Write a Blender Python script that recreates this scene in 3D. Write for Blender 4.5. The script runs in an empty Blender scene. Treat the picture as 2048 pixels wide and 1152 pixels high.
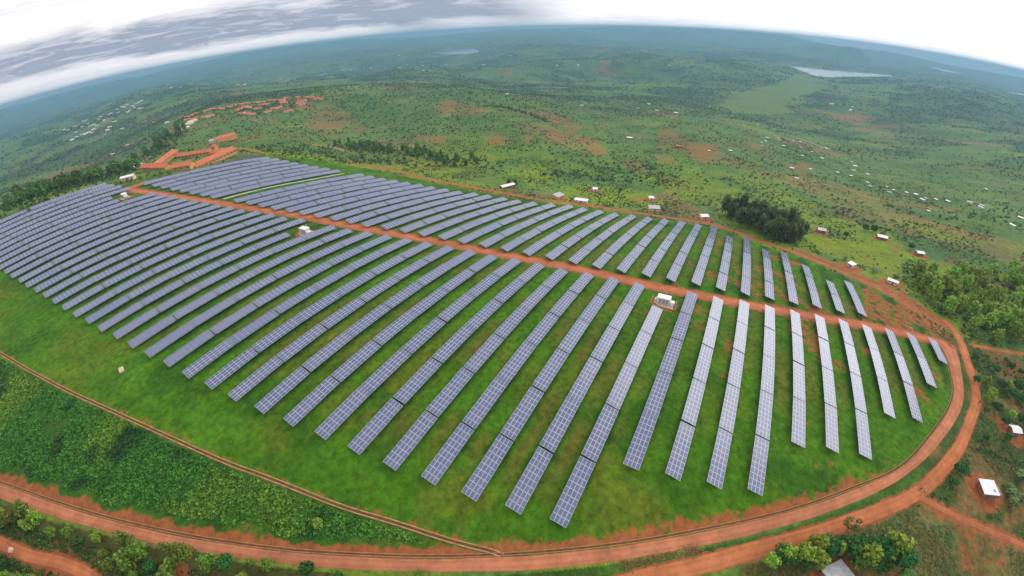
import bpy, bmesh, math, random
import numpy as np
from mathutils import Matrix, Vector

random.seed(7); rng = np.random.default_rng(7)
scene = bpy.context.scene
C = scene.collection

# ------------------------------------------------------------------ camera (wide action-camera lens on a drone)
cd = bpy.data.cameras.new('camera'); cam = bpy.data.objects.new('camera', cd); C.objects.link(cam); scene.camera = cam
cd.type = 'PANO'; cd.sensor_fit = 'HORIZONTAL'; cd.sensor_width = 36.0; cd.sensor_height = 20.25
cd.clip_start = 0.5; cd.clip_end = 60000
LENS = (1.26125, -0.07153, -0.31006, 0.13739)      # angle = k1*r + k2*r^2 + k3*r^3 + k4*r^4, r in thousands of photo pixels
pc = cd if hasattr(cd, 'panorama_type') else cd.cycles
mm = 36.0 / 2.048
pc.panorama_type = 'FISHEYE_LENS_POLYNOMIAL'
pc.fisheye_fov = math.radians(170)
pc.fisheye_polynomial_k0 = 0.0
for _k, _v in enumerate(LENS): setattr(pc, 'fisheye_polynomial_k%d' % (_k + 1), -_v / mm ** (_k + 1))
CAM_H = 101.77
_r, _u, _f = (Vector(v) for v in ((0.501249, -0.864734, -0.031365), (0.504217, 0.262431, 0.822736), (0.703217, 0.428211, -0.567557)))
cam.matrix_world = Matrix(((_r.x, _u.x, -_f.x, 0), (_r.y, _u.y, -_f.y, 0), (_r.z, _u.z, -_f.z, CAM_H), (0, 0, 0, 1)))

# ------------------------------------------------------------------ sky, sun, exposure
SUN_AZ, SUN_EL = math.radians(-27), math.radians(31)
world = bpy.data.worlds.new('World'); scene.world = world; world.use_nodes = True
nt = world.node_tree; nt.nodes.clear()
def N(tree, kind, **kw):
    n = tree.nodes.new(kind)
    for k, v in kw.items(): setattr(n, k, v)
    return n
def build_sky():
    L = nt.links.new
    def math_(op, a, b=None, c=None):
        n = N(nt, 'ShaderNodeMath', operation=op)
        for i, v in enumerate((a, b, c)):
            if v is None: continue
            if isinstance(v, (int, float)): n.inputs[i].default_value = v
            else: L(v, n.inputs[i])
        return n.outputs[0]
    def ramp(v, lo, hi):
        n = N(nt, 'ShaderNodeMapRange', interpolation_type='SMOOTHSTEP')
        L(v, n.inputs[0]); n.inputs[1].default_value = lo; n.inputs[2].default_value = hi
        return n.outputs[0]
    def mixc(f, a, b):
        n = N(nt, 'ShaderNodeMix', data_type='RGBA')
        if isinstance(f, (int, float)): n.inputs[0].default_value = f
        else: L(f, n.inputs[0])
        for i, v in ((6, a), (7, b)):
            if isinstance(v, tuple): n.inputs[i].default_value = (*v, 1)
            else: L(v, n.inputs[i])
        return n.outputs[2]
    def noise(v, sc, det=6, rough=.55, dist=0.0):
        n = N(nt, 'ShaderNodeTexNoise'); L(v, n.inputs['Vector'])
        n.inputs['Scale'].default_value = sc; n.inputs['Detail'].default_value = det
        n.inputs['Roughness'].default_value = rough; n.inputs['Distortion'].default_value = dist
        return n.outputs['Fac']
    tc = N(nt, 'ShaderNodeTexCoord'); d = tc.outputs['Generated']
    sep = N(nt, 'ShaderNodeSeparateXYZ'); L(d, sep.inputs[0]); z = sep.outputs[2]
    mp = N(nt, 'ShaderNodeMapping'); L(d, mp.inputs[0]); mp.inputs['Scale'].default_value = (1, 1, 7)
    m2 = N(nt, 'ShaderNodeMapping'); L(d, m2.inputs[0]); m2.inputs['Scale'].default_value = (1, 1, 11); m2.inputs['Location'].default_value = (3, 1, .4)
    n1 = noise(mp.outputs[0], 2.2, 8, .58, .4); n2 = noise(m2.outputs[0], 4.5, 7, .6, .6)
    wav = math_('SUBTRACT', n1, .5)
    zz = math_('ADD', z, math_('MULTIPLY', wav, .10))
    # a long grey stratus bank over the far left hills, thinning towards the sun side
    az = N(nt, 'ShaderNodeVectorMath', operation='DOT_PRODUCT'); L(d, az.inputs[0]); az.inputs[1].default_value = (math.cos(math.radians(66)), math.sin(math.radians(66)), 0)
    side = ramp(az.outputs['Value'], .74, .97)
    band = math_('MULTIPLY', ramp(zz, .014, .034), math_('SUBTRACT', 1.0, ramp(zz, .062, .100)))
    bank = math_('MULTIPLY', math_('MULTIPLY', band, side), ramp(n1, .22, .46))
    # rain shaft on the horizon in the middle
    rz = N(nt, 'ShaderNodeVectorMath', operation='DOT_PRODUCT'); L(d, rz.inputs[0]); rz.inputs[1].default_value = (math.cos(math.radians(36)), math.sin(math.radians(36)), 0)
    rain = math_('MULTIPLY', ramp(rz.outputs['Value'], .965, .999), .75)
    streak = math_('MULTIPLY', ramp(n2, .5, .72), .5)
    n3 = noise(m2.outputs[0], 13, 8, .62, .8)
    bank = math_('MULTIPLY', bank, math_('ADD', .5, math_('MULTIPLY', ramp(n3, .34, .60), .5)))
    grey = math_('MINIMUM', math_('ADD', math_('ADD', math_('MULTIPLY', bank, 1.2), math_('MULTIPLY', rain, ramp(n1, .3, .6))), math_('MULTIPLY', streak, .22)), 1.0)
    white = mixc(ramp(math_('ADD', math_('MULTIPLY', n1, .6), math_('MULTIPLY', n3, .4)), .38, .62), (.92, .90, .95), (1.14, 1.10, 1.09))
    cloud = mixc(grey, white, (.35, .40, .51))
    sd = N(nt, 'ShaderNodeVectorMath', operation='DOT_PRODUCT'); L(d, sd.inputs[0])
    sd.inputs[1].default_value = (math.cos(SUN_AZ) * math.cos(SUN_EL), math.sin(SUN_AZ) * math.cos(SUN_EL), math.sin(SUN_EL))
    sv = math_('MAXIMUM', sd.outputs['Value'], 0.0); glow = math_('ADD', math_('MULTIPLY', math_('POWER', sv, 3.0), .35), math_('MULTIPLY', math_('POWER', sv, 12.0), .6))
    cb = N(nt, 'ShaderNodeBackground'); L(cloud, cb.inputs[0])
    L(math_('ADD', .95, glow), cb.inputs[1])
    sk = N(nt, 'ShaderNodeTexSky'); sk.sky_type = 'NISHITA'; sk.sun_disc = False
    sk.sun_elevation = SUN_EL; sk.sun_rotation = math.pi / 2 - SUN_AZ; sk.altitude = 1500
    sb = N(nt, 'ShaderNodeBackground'); L(sk.outputs[0], sb.inputs[0]); sb.inputs[1].default_value = 0.1
    ms = N(nt, 'ShaderNodeMixShader'); L(math_('SUBTRACT', 1.0, math_('MULTIPLY', ramp(n1, .60, .80), .25)), ms.inputs[0])
    L(sb.outputs[0], ms.inputs[1]); L(cb.outputs[0], ms.inputs[2])
    o = N(nt, 'ShaderNodeOutputWorld'); L(ms.outputs[0], o.inputs[0])
build_sky()
sd_ = bpy.data.lights.new('sun', 'SUN'); sun = bpy.data.objects.new('sun', sd_); C.objects.link(sun)
sd_.energy = 1.0; sd_.angle = math.radians(38); sd_.color = (1, .95, .88)
sun.rotation_euler = Vector((math.cos(SUN_AZ) * math.cos(SUN_EL), math.sin(SUN_AZ) * math.cos(SUN_EL), math.sin(SUN_EL))).to_track_quat('Z', 'Y').to_euler()
vs = scene.view_settings; vs.view_transform = 'Standard'; vs.look = 'None'; vs.exposure = 0.18; vs.gamma = 1.0; vs.use_curve_mapping = False
scene.cycles.max_bounces = 5; scene.cycles.diffuse_bounces = 2; scene.cycles.volume_bounces = 1; scene.cycles.transparent_max_bounces = 8
scene.cycles.use_denoising = True
HAZE = 1.6e-4

# ------------------------------------------------------------------ measured layout, metres (x along the panel rows, y across them)
GROUND_PTS = np.array([(-60.0,295.0,28.8),(-60.0,320.0,30.8),(-60.0,345.0,32.8),(-41.0,195.0,22.3),(-41.0,220.0,24.8),(-41.0,245.0,27.1),(-41.0,270.0,29.2),(-41.0,295.0,31.2),(-41.0,320.0,33.0),(-41.0,345.0,34.9),(-22.0,120.0,16.3),(-22.0,145.0,19.6),(-22.0,170.0,22.4),(-22.0,195.0,24.9),(-22.0,220.0,27.1),(-22.0,245.0,29.1),(-22.0,270.0,31.0),(-22.0,295.0,32.7),(-22.0,320.0,34.5),(-22.0,345.0,36.2),(-3.0,20.0,3.5),(-3.0,45.0,8.2),(-3.0,70.0,12.4),(-3.0,95.0,16.0),(-3.0,120.0,19.2),(-3.0,145.0,22.0),(-3.0,170.0,24.4),(-3.0,195.0,26.5),(-3.0,220.0,28.5),(-3.0,245.0,30.2),(-3.0,270.0,31.9),(-3.0,295.0,33.5),(-3.0,320.0,35.2),(-3.0,345.0,36.9),(16.0,-80.0,-15.7),(16.0,-55.0,-8.8),(16.0,-30.0,-2.7),(16.0,-5.0,2.7),(16.0,20.0,7.4),(16.0,45.0,11.6),(16.0,70.0,15.2),(16.0,95.0,18.3),(16.0,120.0,21.0),(16.0,145.0,23.4),(16.0,170.0,25.5),(16.0,195.0,27.3),(16.0,220.0,29.0),(16.0,245.0,30.6),(16.0,270.0,32.1),(16.0,295.0,33.6),(16.0,320.0,35.2),(16.0,345.0,36.9),(35.0,-105.0,-17.0),(35.0,-80.0,-10.1),(35.0,-55.0,-4.0),(35.0,-30.0,1.4),(35.0,-5.0,6.2),(35.0,20.0,10.3),(35.0,45.0,13.9),(35.0,70.0,17.0),(35.0,95.0,19.7),(35.0,120.0,22.0),(35.0,145.0,24.0),(35.0,170.0,25.8),(35.0,195.0,27.4),(35.0,220.0,28.8),(35.0,245.0,30.2),(35.0,270.0,31.6),(35.0,295.0,33.1),(35.0,320.0,34.6),(35.0,345.0,36.4),(54.0,-105.0,-11.8),(54.0,-80.0,-5.7),(54.0,-55.0,-0.2),(54.0,-30.0,4.5),(54.0,-5.0,8.6),(54.0,20.0,12.2),(54.0,45.0,15.3),(54.0,70.0,17.9),(54.0,95.0,20.2),(54.0,120.0,22.1),(54.0,145.0,23.8),(54.0,170.0,25.3),(54.0,195.0,26.7),(54.0,220.0,28.0),(54.0,245.0,29.2),(54.0,270.0,30.6),(54.0,295.0,32.0),(54.0,320.0,33.6),(54.0,345.0,35.4),(73.0,-105.0,-7.7),(73.0,-80.0,-2.3),(73.0,-55.0,2.5),(73.0,-30.0,6.6),(73.0,-5.0,10.1),(73.0,20.0,13.2),(73.0,45.0,15.8),(73.0,70.0,18.0),(73.0,95.0,19.9),(73.0,120.0,21.5),(73.0,145.0,22.9),(73.0,170.0,24.2),(73.0,195.0,25.3),(73.0,220.0,26.5),(73.0,245.0,27.7),(73.0,270.0,29.0),(73.0,295.0,30.4),(73.0,320.0,32.0),(73.0,345.0,33.9),(92.0,-105.0,-4.7),(92.0,-80.0,0.1),(92.0,-55.0,4.2),(92.0,-30.0,7.7),(92.0,-5.0,10.7),(92.0,20.0,13.3),(92.0,45.0,15.5),(92.0,70.0,17.3),(92.0,95.0,18.8),(92.0,120.0,20.2),(92.0,145.0,21.3),(92.0,170.0,22.4),(92.0,195.0,23.4),(92.0,220.0,24.5),(92.0,245.0,25.6),(92.0,270.0,26.9),(92.0,295.0,28.3),(92.0,320.0,30.1),(92.0,345.0,32.1),(111.0,-105.0,-2.7),(111.0,-80.0,1.5),(111.0,-55.0,5.0),(111.0,-30.0,8.0),(111.0,-5.0,10.5),(111.0,20.0,12.6),(111.0,45.0,14.4),(111.0,70.0,15.9),(111.0,95.0,17.1),(111.0,120.0,18.2),(111.0,145.0,19.1),(111.0,170.0,20.0),(111.0,195.0,21.0),(111.0,220.0,21.9),(111.0,245.0,23.1),(111.0,270.0,24.4),(111.0,295.0,25.9),(111.0,320.0,27.8),(111.0,345.0,30.0),(130.0,-105.0,-1.5),(130.0,-80.0,2.0),(130.0,-55.0,5.0),(130.0,-30.0,7.4),(130.0,-5.0,9.5),(130.0,20.0,11.2),(130.0,45.0,12.6),(130.0,70.0,13.8),(130.0,95.0,14.7),(130.0,120.0,15.6),(130.0,145.0,16.4),(130.0,170.0,17.2),(130.0,195.0,18.0),(130.0,220.0,19.0),(130.0,245.0,20.1),(130.0,270.0,21.5),(130.0,295.0,23.2),(130.0,320.0,25.3),(130.0,345.0,27.7),(149.0,-105.0,-1.3),(149.0,-80.0,1.7),(149.0,-55.0,4.1),(149.0,-30.0,6.2),(149.0,-5.0,7.8),(149.0,20.0,9.1),(149.0,45.0,10.2),(149.0,70.0,11.1),(149.0,95.0,11.9),(149.0,120.0,12.5),(149.0,145.0,13.2),(149.0,170.0,13.9),(149.0,195.0,14.7),(149.0,220.0,15.7),(149.0,245.0,16.9),(149.0,270.0,18.4),(149.0,295.0,20.3),(149.0,320.0,22.5),(149.0,345.0,25.2),(168.0,-105.0,-1.8),(168.0,-80.0,0.6),(168.0,-55.0,2.6),(168.0,-30.0,4.2),(168.0,-5.0,5.5),(168.0,20.0,6.5),(168.0,45.0,7.3),(168.0,70.0,7.9),(168.0,95.0,8.5),(168.0,120.0,9.0),(168.0,145.0,9.6),(168.0,170.0,10.3),(168.0,195.0,11.1),(168.0,220.0,12.1),(168.0,245.0,13.4),(168.0,270.0,15.1),(168.0,295.0,17.1),(168.0,320.0,19.6),(187.0,-80.0,-1.1),(187.0,-55.0,0.4),(187.0,-30.0,1.6),(187.0,-5.0,2.5),(187.0,20.0,3.3),(187.0,45.0,3.8),(187.0,70.0,4.3),(187.0,95.0,4.7),(187.0,120.0,5.1),(187.0,145.0,5.6),(187.0,170.0,6.3),(187.0,195.0,7.2),(187.0,220.0,8.3),(187.0,245.0,9.8),(187.0,270.0,11.6),(206.0,-55.0,-2.3),(206.0,-30.0,-1.5),(206.0,-5.0,-0.9),(206.0,20.0,-0.4),(206.0,45.0,-0.1),(206.0,70.0,0.2),(206.0,95.0,0.5),(206.0,120.0,0.9),(206.0,145.0,1.4),(206.0,170.0,2.1),(206.0,195.0,3.1),(225.0,-30.0,-5.1),(225.0,-5.0,-4.7),(225.0,20.0,-4.5),(225.0,45.0,-4.3),(225.0,70.0,-4.2),(225.0,95.0,-3.9),(225.0,120.0,-3.6),(244.0,-5.0,-9.0),(244.0,20.0,-8.9),(244.0,45.0,-8.9),(244.0,70.0,-8.8),(263.0,-5.0,-13.5),(-44.3,138.7,14.6),(-52.0,120.6,9.8),(-12.4,98.4,15.0),(-21.3,84.6,11.2),(10.9,66.5,14.0),(0.6,55.8,10.7),(30.3,37.2,12.3),(18.5,29.1,9.4),(48.1,7.5,9.9),(34.5,1.8,7.3),(65.8,-25.7,6.6),(50.0,-28.6,4.2),(105.6,2992.1,-89.0),(42.3,1990.9,-84.5),(5.7,1190.4,-49.8),(21.5,513.6,23.1),(47.1,471.8,26.8),(78.5,487.3,22.0),(266.4,1466.2,-69.6),(623.1,2928.5,-86.9),(229.2,861.3,-23.4),(122.7,580.2,10.5),(298.6,844.1,10.1),(448.7,888.1,1.8),(630.1,895.1,-7.1),(149.5,448.2,16.9),(113.5,449.1,22.1),(196.0,450.7,9.5),(248.1,582.4,7.8),(246.3,447.2,3.0),(392.2,688.2,-10.4),(661.1,1668.5,-35.6),(1039.6,1930.9,-73.3),(1497.4,2113.7,-121.6),(1312.0,4300.0,-94.4),(2465.7,3755.2,-161.0),(1883.3,4079.9,-138.8),(772.3,842.7,-24.8),(932.6,741.6,-40.6),(796.4,497.4,-42.5),(486.4,621.4,-29.8),(331.9,434.4,-19.7),(552.8,502.4,-38.3),(371.0,342.5,-22.5),(461.3,290.5,-26.5),(1953.2,1849.9,-128.3),(1940.2,1207.0,-160.3),(4157.6,3113.1,-149.4),(3907.7,2415.8,-129.9),(4417.2,1258.4,-152.8),(4593.2,89.9,-131.6),(2623.0,584.8,-159.1),(2397.2,972.1,-160.2),(1252.7,591.9,-99.3),(1026.6,344.9,-90.8),(703.4,162.6,-60.6),(409.9,90.0,-30.5),(386.6,164.1,-29.5),(1442.1,345.9,-123.2),(469.6,37.5,-33.2),(879.1,84.8,-71.3),(1903.7,6.0,-148.1),(2704.1,-363.6,-149.5),(3544.5,-583.5,-134.3),(4659.2,-1129.1,-136.2),(3982.7,-277.8,-144.3),(1025.9,-77.2,-107.9),(413.4,-70.7,-31.2),(389.6,-16.3,-25.0),(875.8,-196.4,-100.3),(482.5,-129.3,-42.6),(312.2,-17.8,-18.4),(306.9,-118.7,-17.5),(231.7,-124.4,-8.1),(330.1,-193.1,-15.5),(469.3,-277.7,-25.6),(730.8,-407.5,-47.8),(1320.2,-690.4,-72.9),(2226.0,-1120.6,-95.9),(1211.2,-423.4,-107.6),(2368.7,-763.8,-134.4),(578.5,-224.8,-54.4),(3180.5,-849.7,-127.4),(4246.3,-1478.2,-83.0),(2619.9,-600.7,-153.6),(257.3,-174.9,-8.2),(224.1,-147.9,-7.8),(-5.6,377.1,39.3),(-8.7,350.0,37.1),(-12.9,313.8,34.5),(11.8,366.0,38.5),(30.0,362.5,37.9),(51.0,356.9,36.5),(59.0,343.4,34.9),(20.0,342.7,36.7),(-3.5,633.1,8.3),(895.7,14472.3,48.7),(1142.8,18464.7,-79.0),(586.8,9481.9,-120.0),(2866.6,14213.8,27.3),(3657.4,18134.9,-106.3),(1878.1,9312.5,-120.0),(4929.2,13636.4,21.9),(6289.0,17398.2,-113.1),(3229.5,8934.2,-120.0),(7068.2,12660.6,134.4),(9018.1,16153.1,30.4),(4630.9,8294.9,-60.0),(9305.8,11119.9,82.0),(11872.9,14187.5,-36.5),(6096.9,7285.5,-60.0),(12348.8,7599.8,42.5),(15755.4,9696.3,-86.8),(8090.6,4979.2,-60.0),(13900.1,4127.5,172.9),(17734.6,5266.1,79.5),(9107.0,2704.2,-120.0),(14340.6,2144.1,185.6),(18296.6,2735.6,95.7),(9395.6,1404.8,-120.0),(14496.9,-298.4,145.5),(18496.1,-380.8,44.6),(9498.0,-195.5,-120.0),(14098.9,-3387.0,-20.3),(17988.2,-4321.4,-166.9),(9237.2,-2219.1,-120.0),(13117.5,-6179.0,-36.8),(16736.2,-7883.6,-188.0),(8594.3,-4048.3,-120.0),(60.0,-103.9,-10.0),(130.0,-225.2,-35.0),(300.0,-519.6,-80.0),(750.0,-1299.0,-120.0),(2500.0,-4330.1,-110.0),(7250.0,-12557.4,20.0),(9250.0,-16021.5,0.0),(-20.8,-118.2,-10.0),(-45.1,-256.1,-35.0),(-104.2,-590.9,-80.0),(-260.5,-1477.2,-120.0),(-868.2,-4924.0,-110.0),(-2517.9,-14279.7,20.0),(-3212.5,-18218.9,0.0),(-91.9,-77.1,-10.0),(-199.2,-167.1,-35.0),(-459.6,-385.7,-80.0),(-1149.1,-964.2,-120.0),(-3830.2,-3213.9,-110.0),(-11107.6,-9320.4,20.0),(-14171.8,-11891.6,0.0),(-120.0,0.0,8.0),(-260.0,0.0,-5.0),(-600.0,0.0,-80.0),(-1500.0,0.0,-120.0),(-5000.0,0.0,-110.0),(-14500.0,0.0,20.0),(-18500.0,0.0,0.0),(-91.9,77.1,8.0),(-199.2,167.1,-5.0),(-459.6,385.7,-80.0),(-1149.1,964.2,-120.0),(-3830.2,3213.9,-110.0),(-11107.6,9320.4,20.0),(-14171.8,11891.6,0.0),(-50.7,108.8,8.0),(-109.9,235.6,-5.0),(-253.6,543.8,-80.0),(-633.9,1359.5,-120.0),(-2113.1,4531.5,-110.0),(-6128.0,13141.5,20.0),(-7818.4,16766.7,0.0)])
HUT_ROW = 43
PATH_ROW = 36
LOW_ROWS = [(1,157.2,173.6),(2,138.2,170.7),(3,116.7,167.9),(4,113.5,164.6),(5,92.9,161.8),(6,90.0,158.9),(7,86.8,155.6),(8,67.0,153.1),(9,64.0,150.0),(10,60.9,146.0),(11,58.2,143.7),(12,37.7,124.3),(13,35.0,137.1),(14,32.5,135.2),(15,30.3,132.4),(16,28.2,129.3),(17,26.2,127.9),(18,24.3,125.7),(19,22.0,123.1),(20,19.6,121.3),(21,17.6,119.1),(22,15.5,116.5),(23,13.5,114.1),(24,11.8,111.5),(25,9.8,109.2),(26,7.8,106.1),(27,5.9,104.2),(28,3.8,85.8),(29,2.0,101.0),(30,-0.1,97.4),(31,-1.9,96.4),(32,-3.5,94.0),(33,-5.3,90.7),(34,-7.3,89.2),(35,-9.3,87.0),(36,-11.0,84.8),(37,-13.0,82.6),(38,-14.8,80.4),(39,-16.6,78.2),(40,-18.5,76.0),(41,-20.3,73.7),(42,-22.2,53.9),(43,-24.1,52.9),(44,-25.9,67.1),(45,-27.8,64.9),(46,-29.6,62.7),(47,-31.5,60.5)]
UP_ROWS = [(4,173.4,209.2),(5,168.8,201.8),(6,166.4,216.8),(7,162.8,233.2),(8,159.8,229.1),(9,156.8,250.0),(10,153.9,241.4),(11,151.9,262.3),(12,148.4,257.7),(13,145.9,254.7),(14,143.0,251.3),(15,140.0,246.8),(16,137.9,243.9),(17,135.2,238.5),(18,132.9,237.0),(19,130.7,233.8),(20,128.4,233.6),(21,125.9,226.8),(22,123.9,220.3),(23,121.5,216.7),(24,119.5,215.0),(25,117.2,211.7),(26,113.6,210.1),(27,112.1,205.6),(28,110.5,204.0),(29,107.6,201.6),(30,105.7,200.4),(31,103.9,198.5),(32,101.4,196.4),(33,99.5,194.2),(34,97.4,192.1),(35,95.5,191.2),(37,90.8,185.7),(38,88.7,183.5),(39,86.5,181.4),(40,84.4,179.3),(41,82.2,177.1),(42,80.1,175.0),(43,77.9,172.8),(44,75.7,170.7)]
ROW_V = (-105.66,9.939)
TILT = 0.221
ROADS = {'ring_in': [(-50.5,158.5),(-42.6,143.7),(-32.4,123.5),(-23.9,106.5),(-16.3,92.1),(-9.5,79.6),(-3.1,68.4),(2.9,58.2),(8.9,48.6),(14.6,39.3),(20.3,30.3),(26.4,21.0),(32.1,12.6),(38.4,3.5),(45.1,-5.9),(52.6,-15.8),(60.5,-26.6),(68.5,-37.0),(75.8,-45.6),(83.1,-53.8),(92.4,-64.7),(100.7,-71.9),(109.7,-78.0),(121.3,-85.5),(130.9,-91.5),(139.8,-95.7),(145.6,-97.6),(154.1,-98.9),(166.6,-100.7),(175.7,-100.3)],'ring_out': [(-51.8,153.6),(-44.3,138.8),(-34.1,119.9),(-25.4,103.8),(-18.0,89.6),(-11.2,77.3),(-4.8,66.4),(1.2,56.4),(6.9,46.9),(12.6,37.8),(18.2,28.9),(24.0,19.6),(29.5,11.3),(35.7,2.3),(42.2,-6.9),(49.5,-16.6),(57.5,-27.1),(65.2,-37.3),(72.1,-45.8),(81.3,-56.1),(90.1,-65.9),(101.0,-75.0),(108.9,-80.9),(119.0,-88.0),(130.7,-95.4),(141.2,-100.1),(151.6,-103.2),(155.9,-104.2),(169.9,-107.3),(183.4,-108.7)],'outer': [(29.2,1.8),(37.1,-6.4),(43.0,-13.7),(49.7,-22.6),(56.8,-31.6),(64.5,-41.6),(73.0,-52.6),(78.1,-58.9),(85.7,-67.5),(92.2,-74.6),(98.3,-79.4),(103.9,-83.7),(115.3,-91.5),(129.0,-98.9),(141.6,-105.4),(151.9,-108.6),(160.2,-109.3),(170.4,-110.8),(182.4,-113.2),(194.3,-114.1),(202.9,-112.0)],'branch': [(89.6,-73.0),(88.7,-76.4),(88.7,-82.4),(88.7,-90.1),(89.1,-96.7),(89.7,-103.8),(90.2,-112.6)],'lowleft': [(-56.0,139.8),(-49.0,127.1),(-45.3,119.7),(-41.9,113.4),(-38.4,108.6),(-35.0,102.4),(-32.7,96.9),(-31.6,90.6)],'mid': [(176.8,-104.4),(174.7,-91.6),(169.8,-73.3),(163.6,-55.6),(157.4,-38.8),(152.4,-22.7),(147.9,-7.0),(144.1,8.4),(140.1,24.2),(138.4,39.8),(135.4,55.6),(133.1,66.3),(129.0,80.7),(126.5,94.4),(123.7,108.7),(120.0,122.9),(117.6,136.1),(114.2,149.2),(110.8,165.1),(108.2,179.2),(105.5,194.3),(99.5,214.9),(94.0,237.3),(89.6,256.0),(84.4,273.4),(78.5,294.4),(72.1,316.6),(65.8,335.1)],'top': [(64.0,334.4),(75.1,340.6),(84.9,338.8),(92.5,337.2),(99.3,337.7)],'perim': [(186.9,-106.6),(194.7,-99.8),(206.4,-94.9),(215.3,-88.2),(224.9,-70.8),(234.1,-58.5),(241.7,-45.3),(246.5,-37.3),(250.6,-25.7),(261.7,-15.4),(270.3,-4.2),(272.7,10.5),(263.2,35.5),(258.3,61.5),(252.0,87.9),(242.1,113.6),(236.5,121.5),(234.8,144.6),(230.3,166.8),(226.9,191.5),(223.4,217.8),(227.1,244.0),(225.2,276.8),(224.3,300.8)],'perim2': [(195.1,-110.6),(209.8,-102.0),(220.4,-92.5),(230.4,-76.8),(240.2,-62.6),(250.5,-47.2)],'upper': [(274.0,461.9),(286.2,450.3),(291.6,429.8),(289.9,403.5),(278.5,372.1)],'right': [(186.2,-119.3),(189.5,-130.3),(197.0,-148.9),(204.4,-167.2)],'hillpath': [(1149.5,-82.3),(1158.9,-97.2),(1136.2,-114.7),(1113.0,-149.7),(1047.9,-185.6)],'drain': [(-33.8,221.2),(-28.1,203.7),(-22.2,182.4),(-18.7,170.8),(-13.9,154.1),(-7.7,135.1),(-2.2,117.1),(2.3,101.7),(6.3,87.6),(9.0,79.9),(12.5,68.0),(15.4,57.2),(20.0,43.8),(22.2,35.8),(24.5,28.4),(26.3,23.4),(26.6,20.9)],'strip': [(95.4,257.3),(128.8,258.9),(154.1,256.7),(185.7,257.9)]}
FLAT = [(1683.1,132.1),(2065.0,54.1),(2727.2,-129.3),(3394.8,-245.1),(3838.8,-327.8),(3408.7,-359.0),(3292.2,-426.3),(2907.2,-411.4),(2546.8,-320.4),(2128.9,-175.9),(1860.6,-134.0),(1732.5,-154.7),(1574.6,-99.2),(1552.3,-4.0),(1580.1,79.3)]
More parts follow.
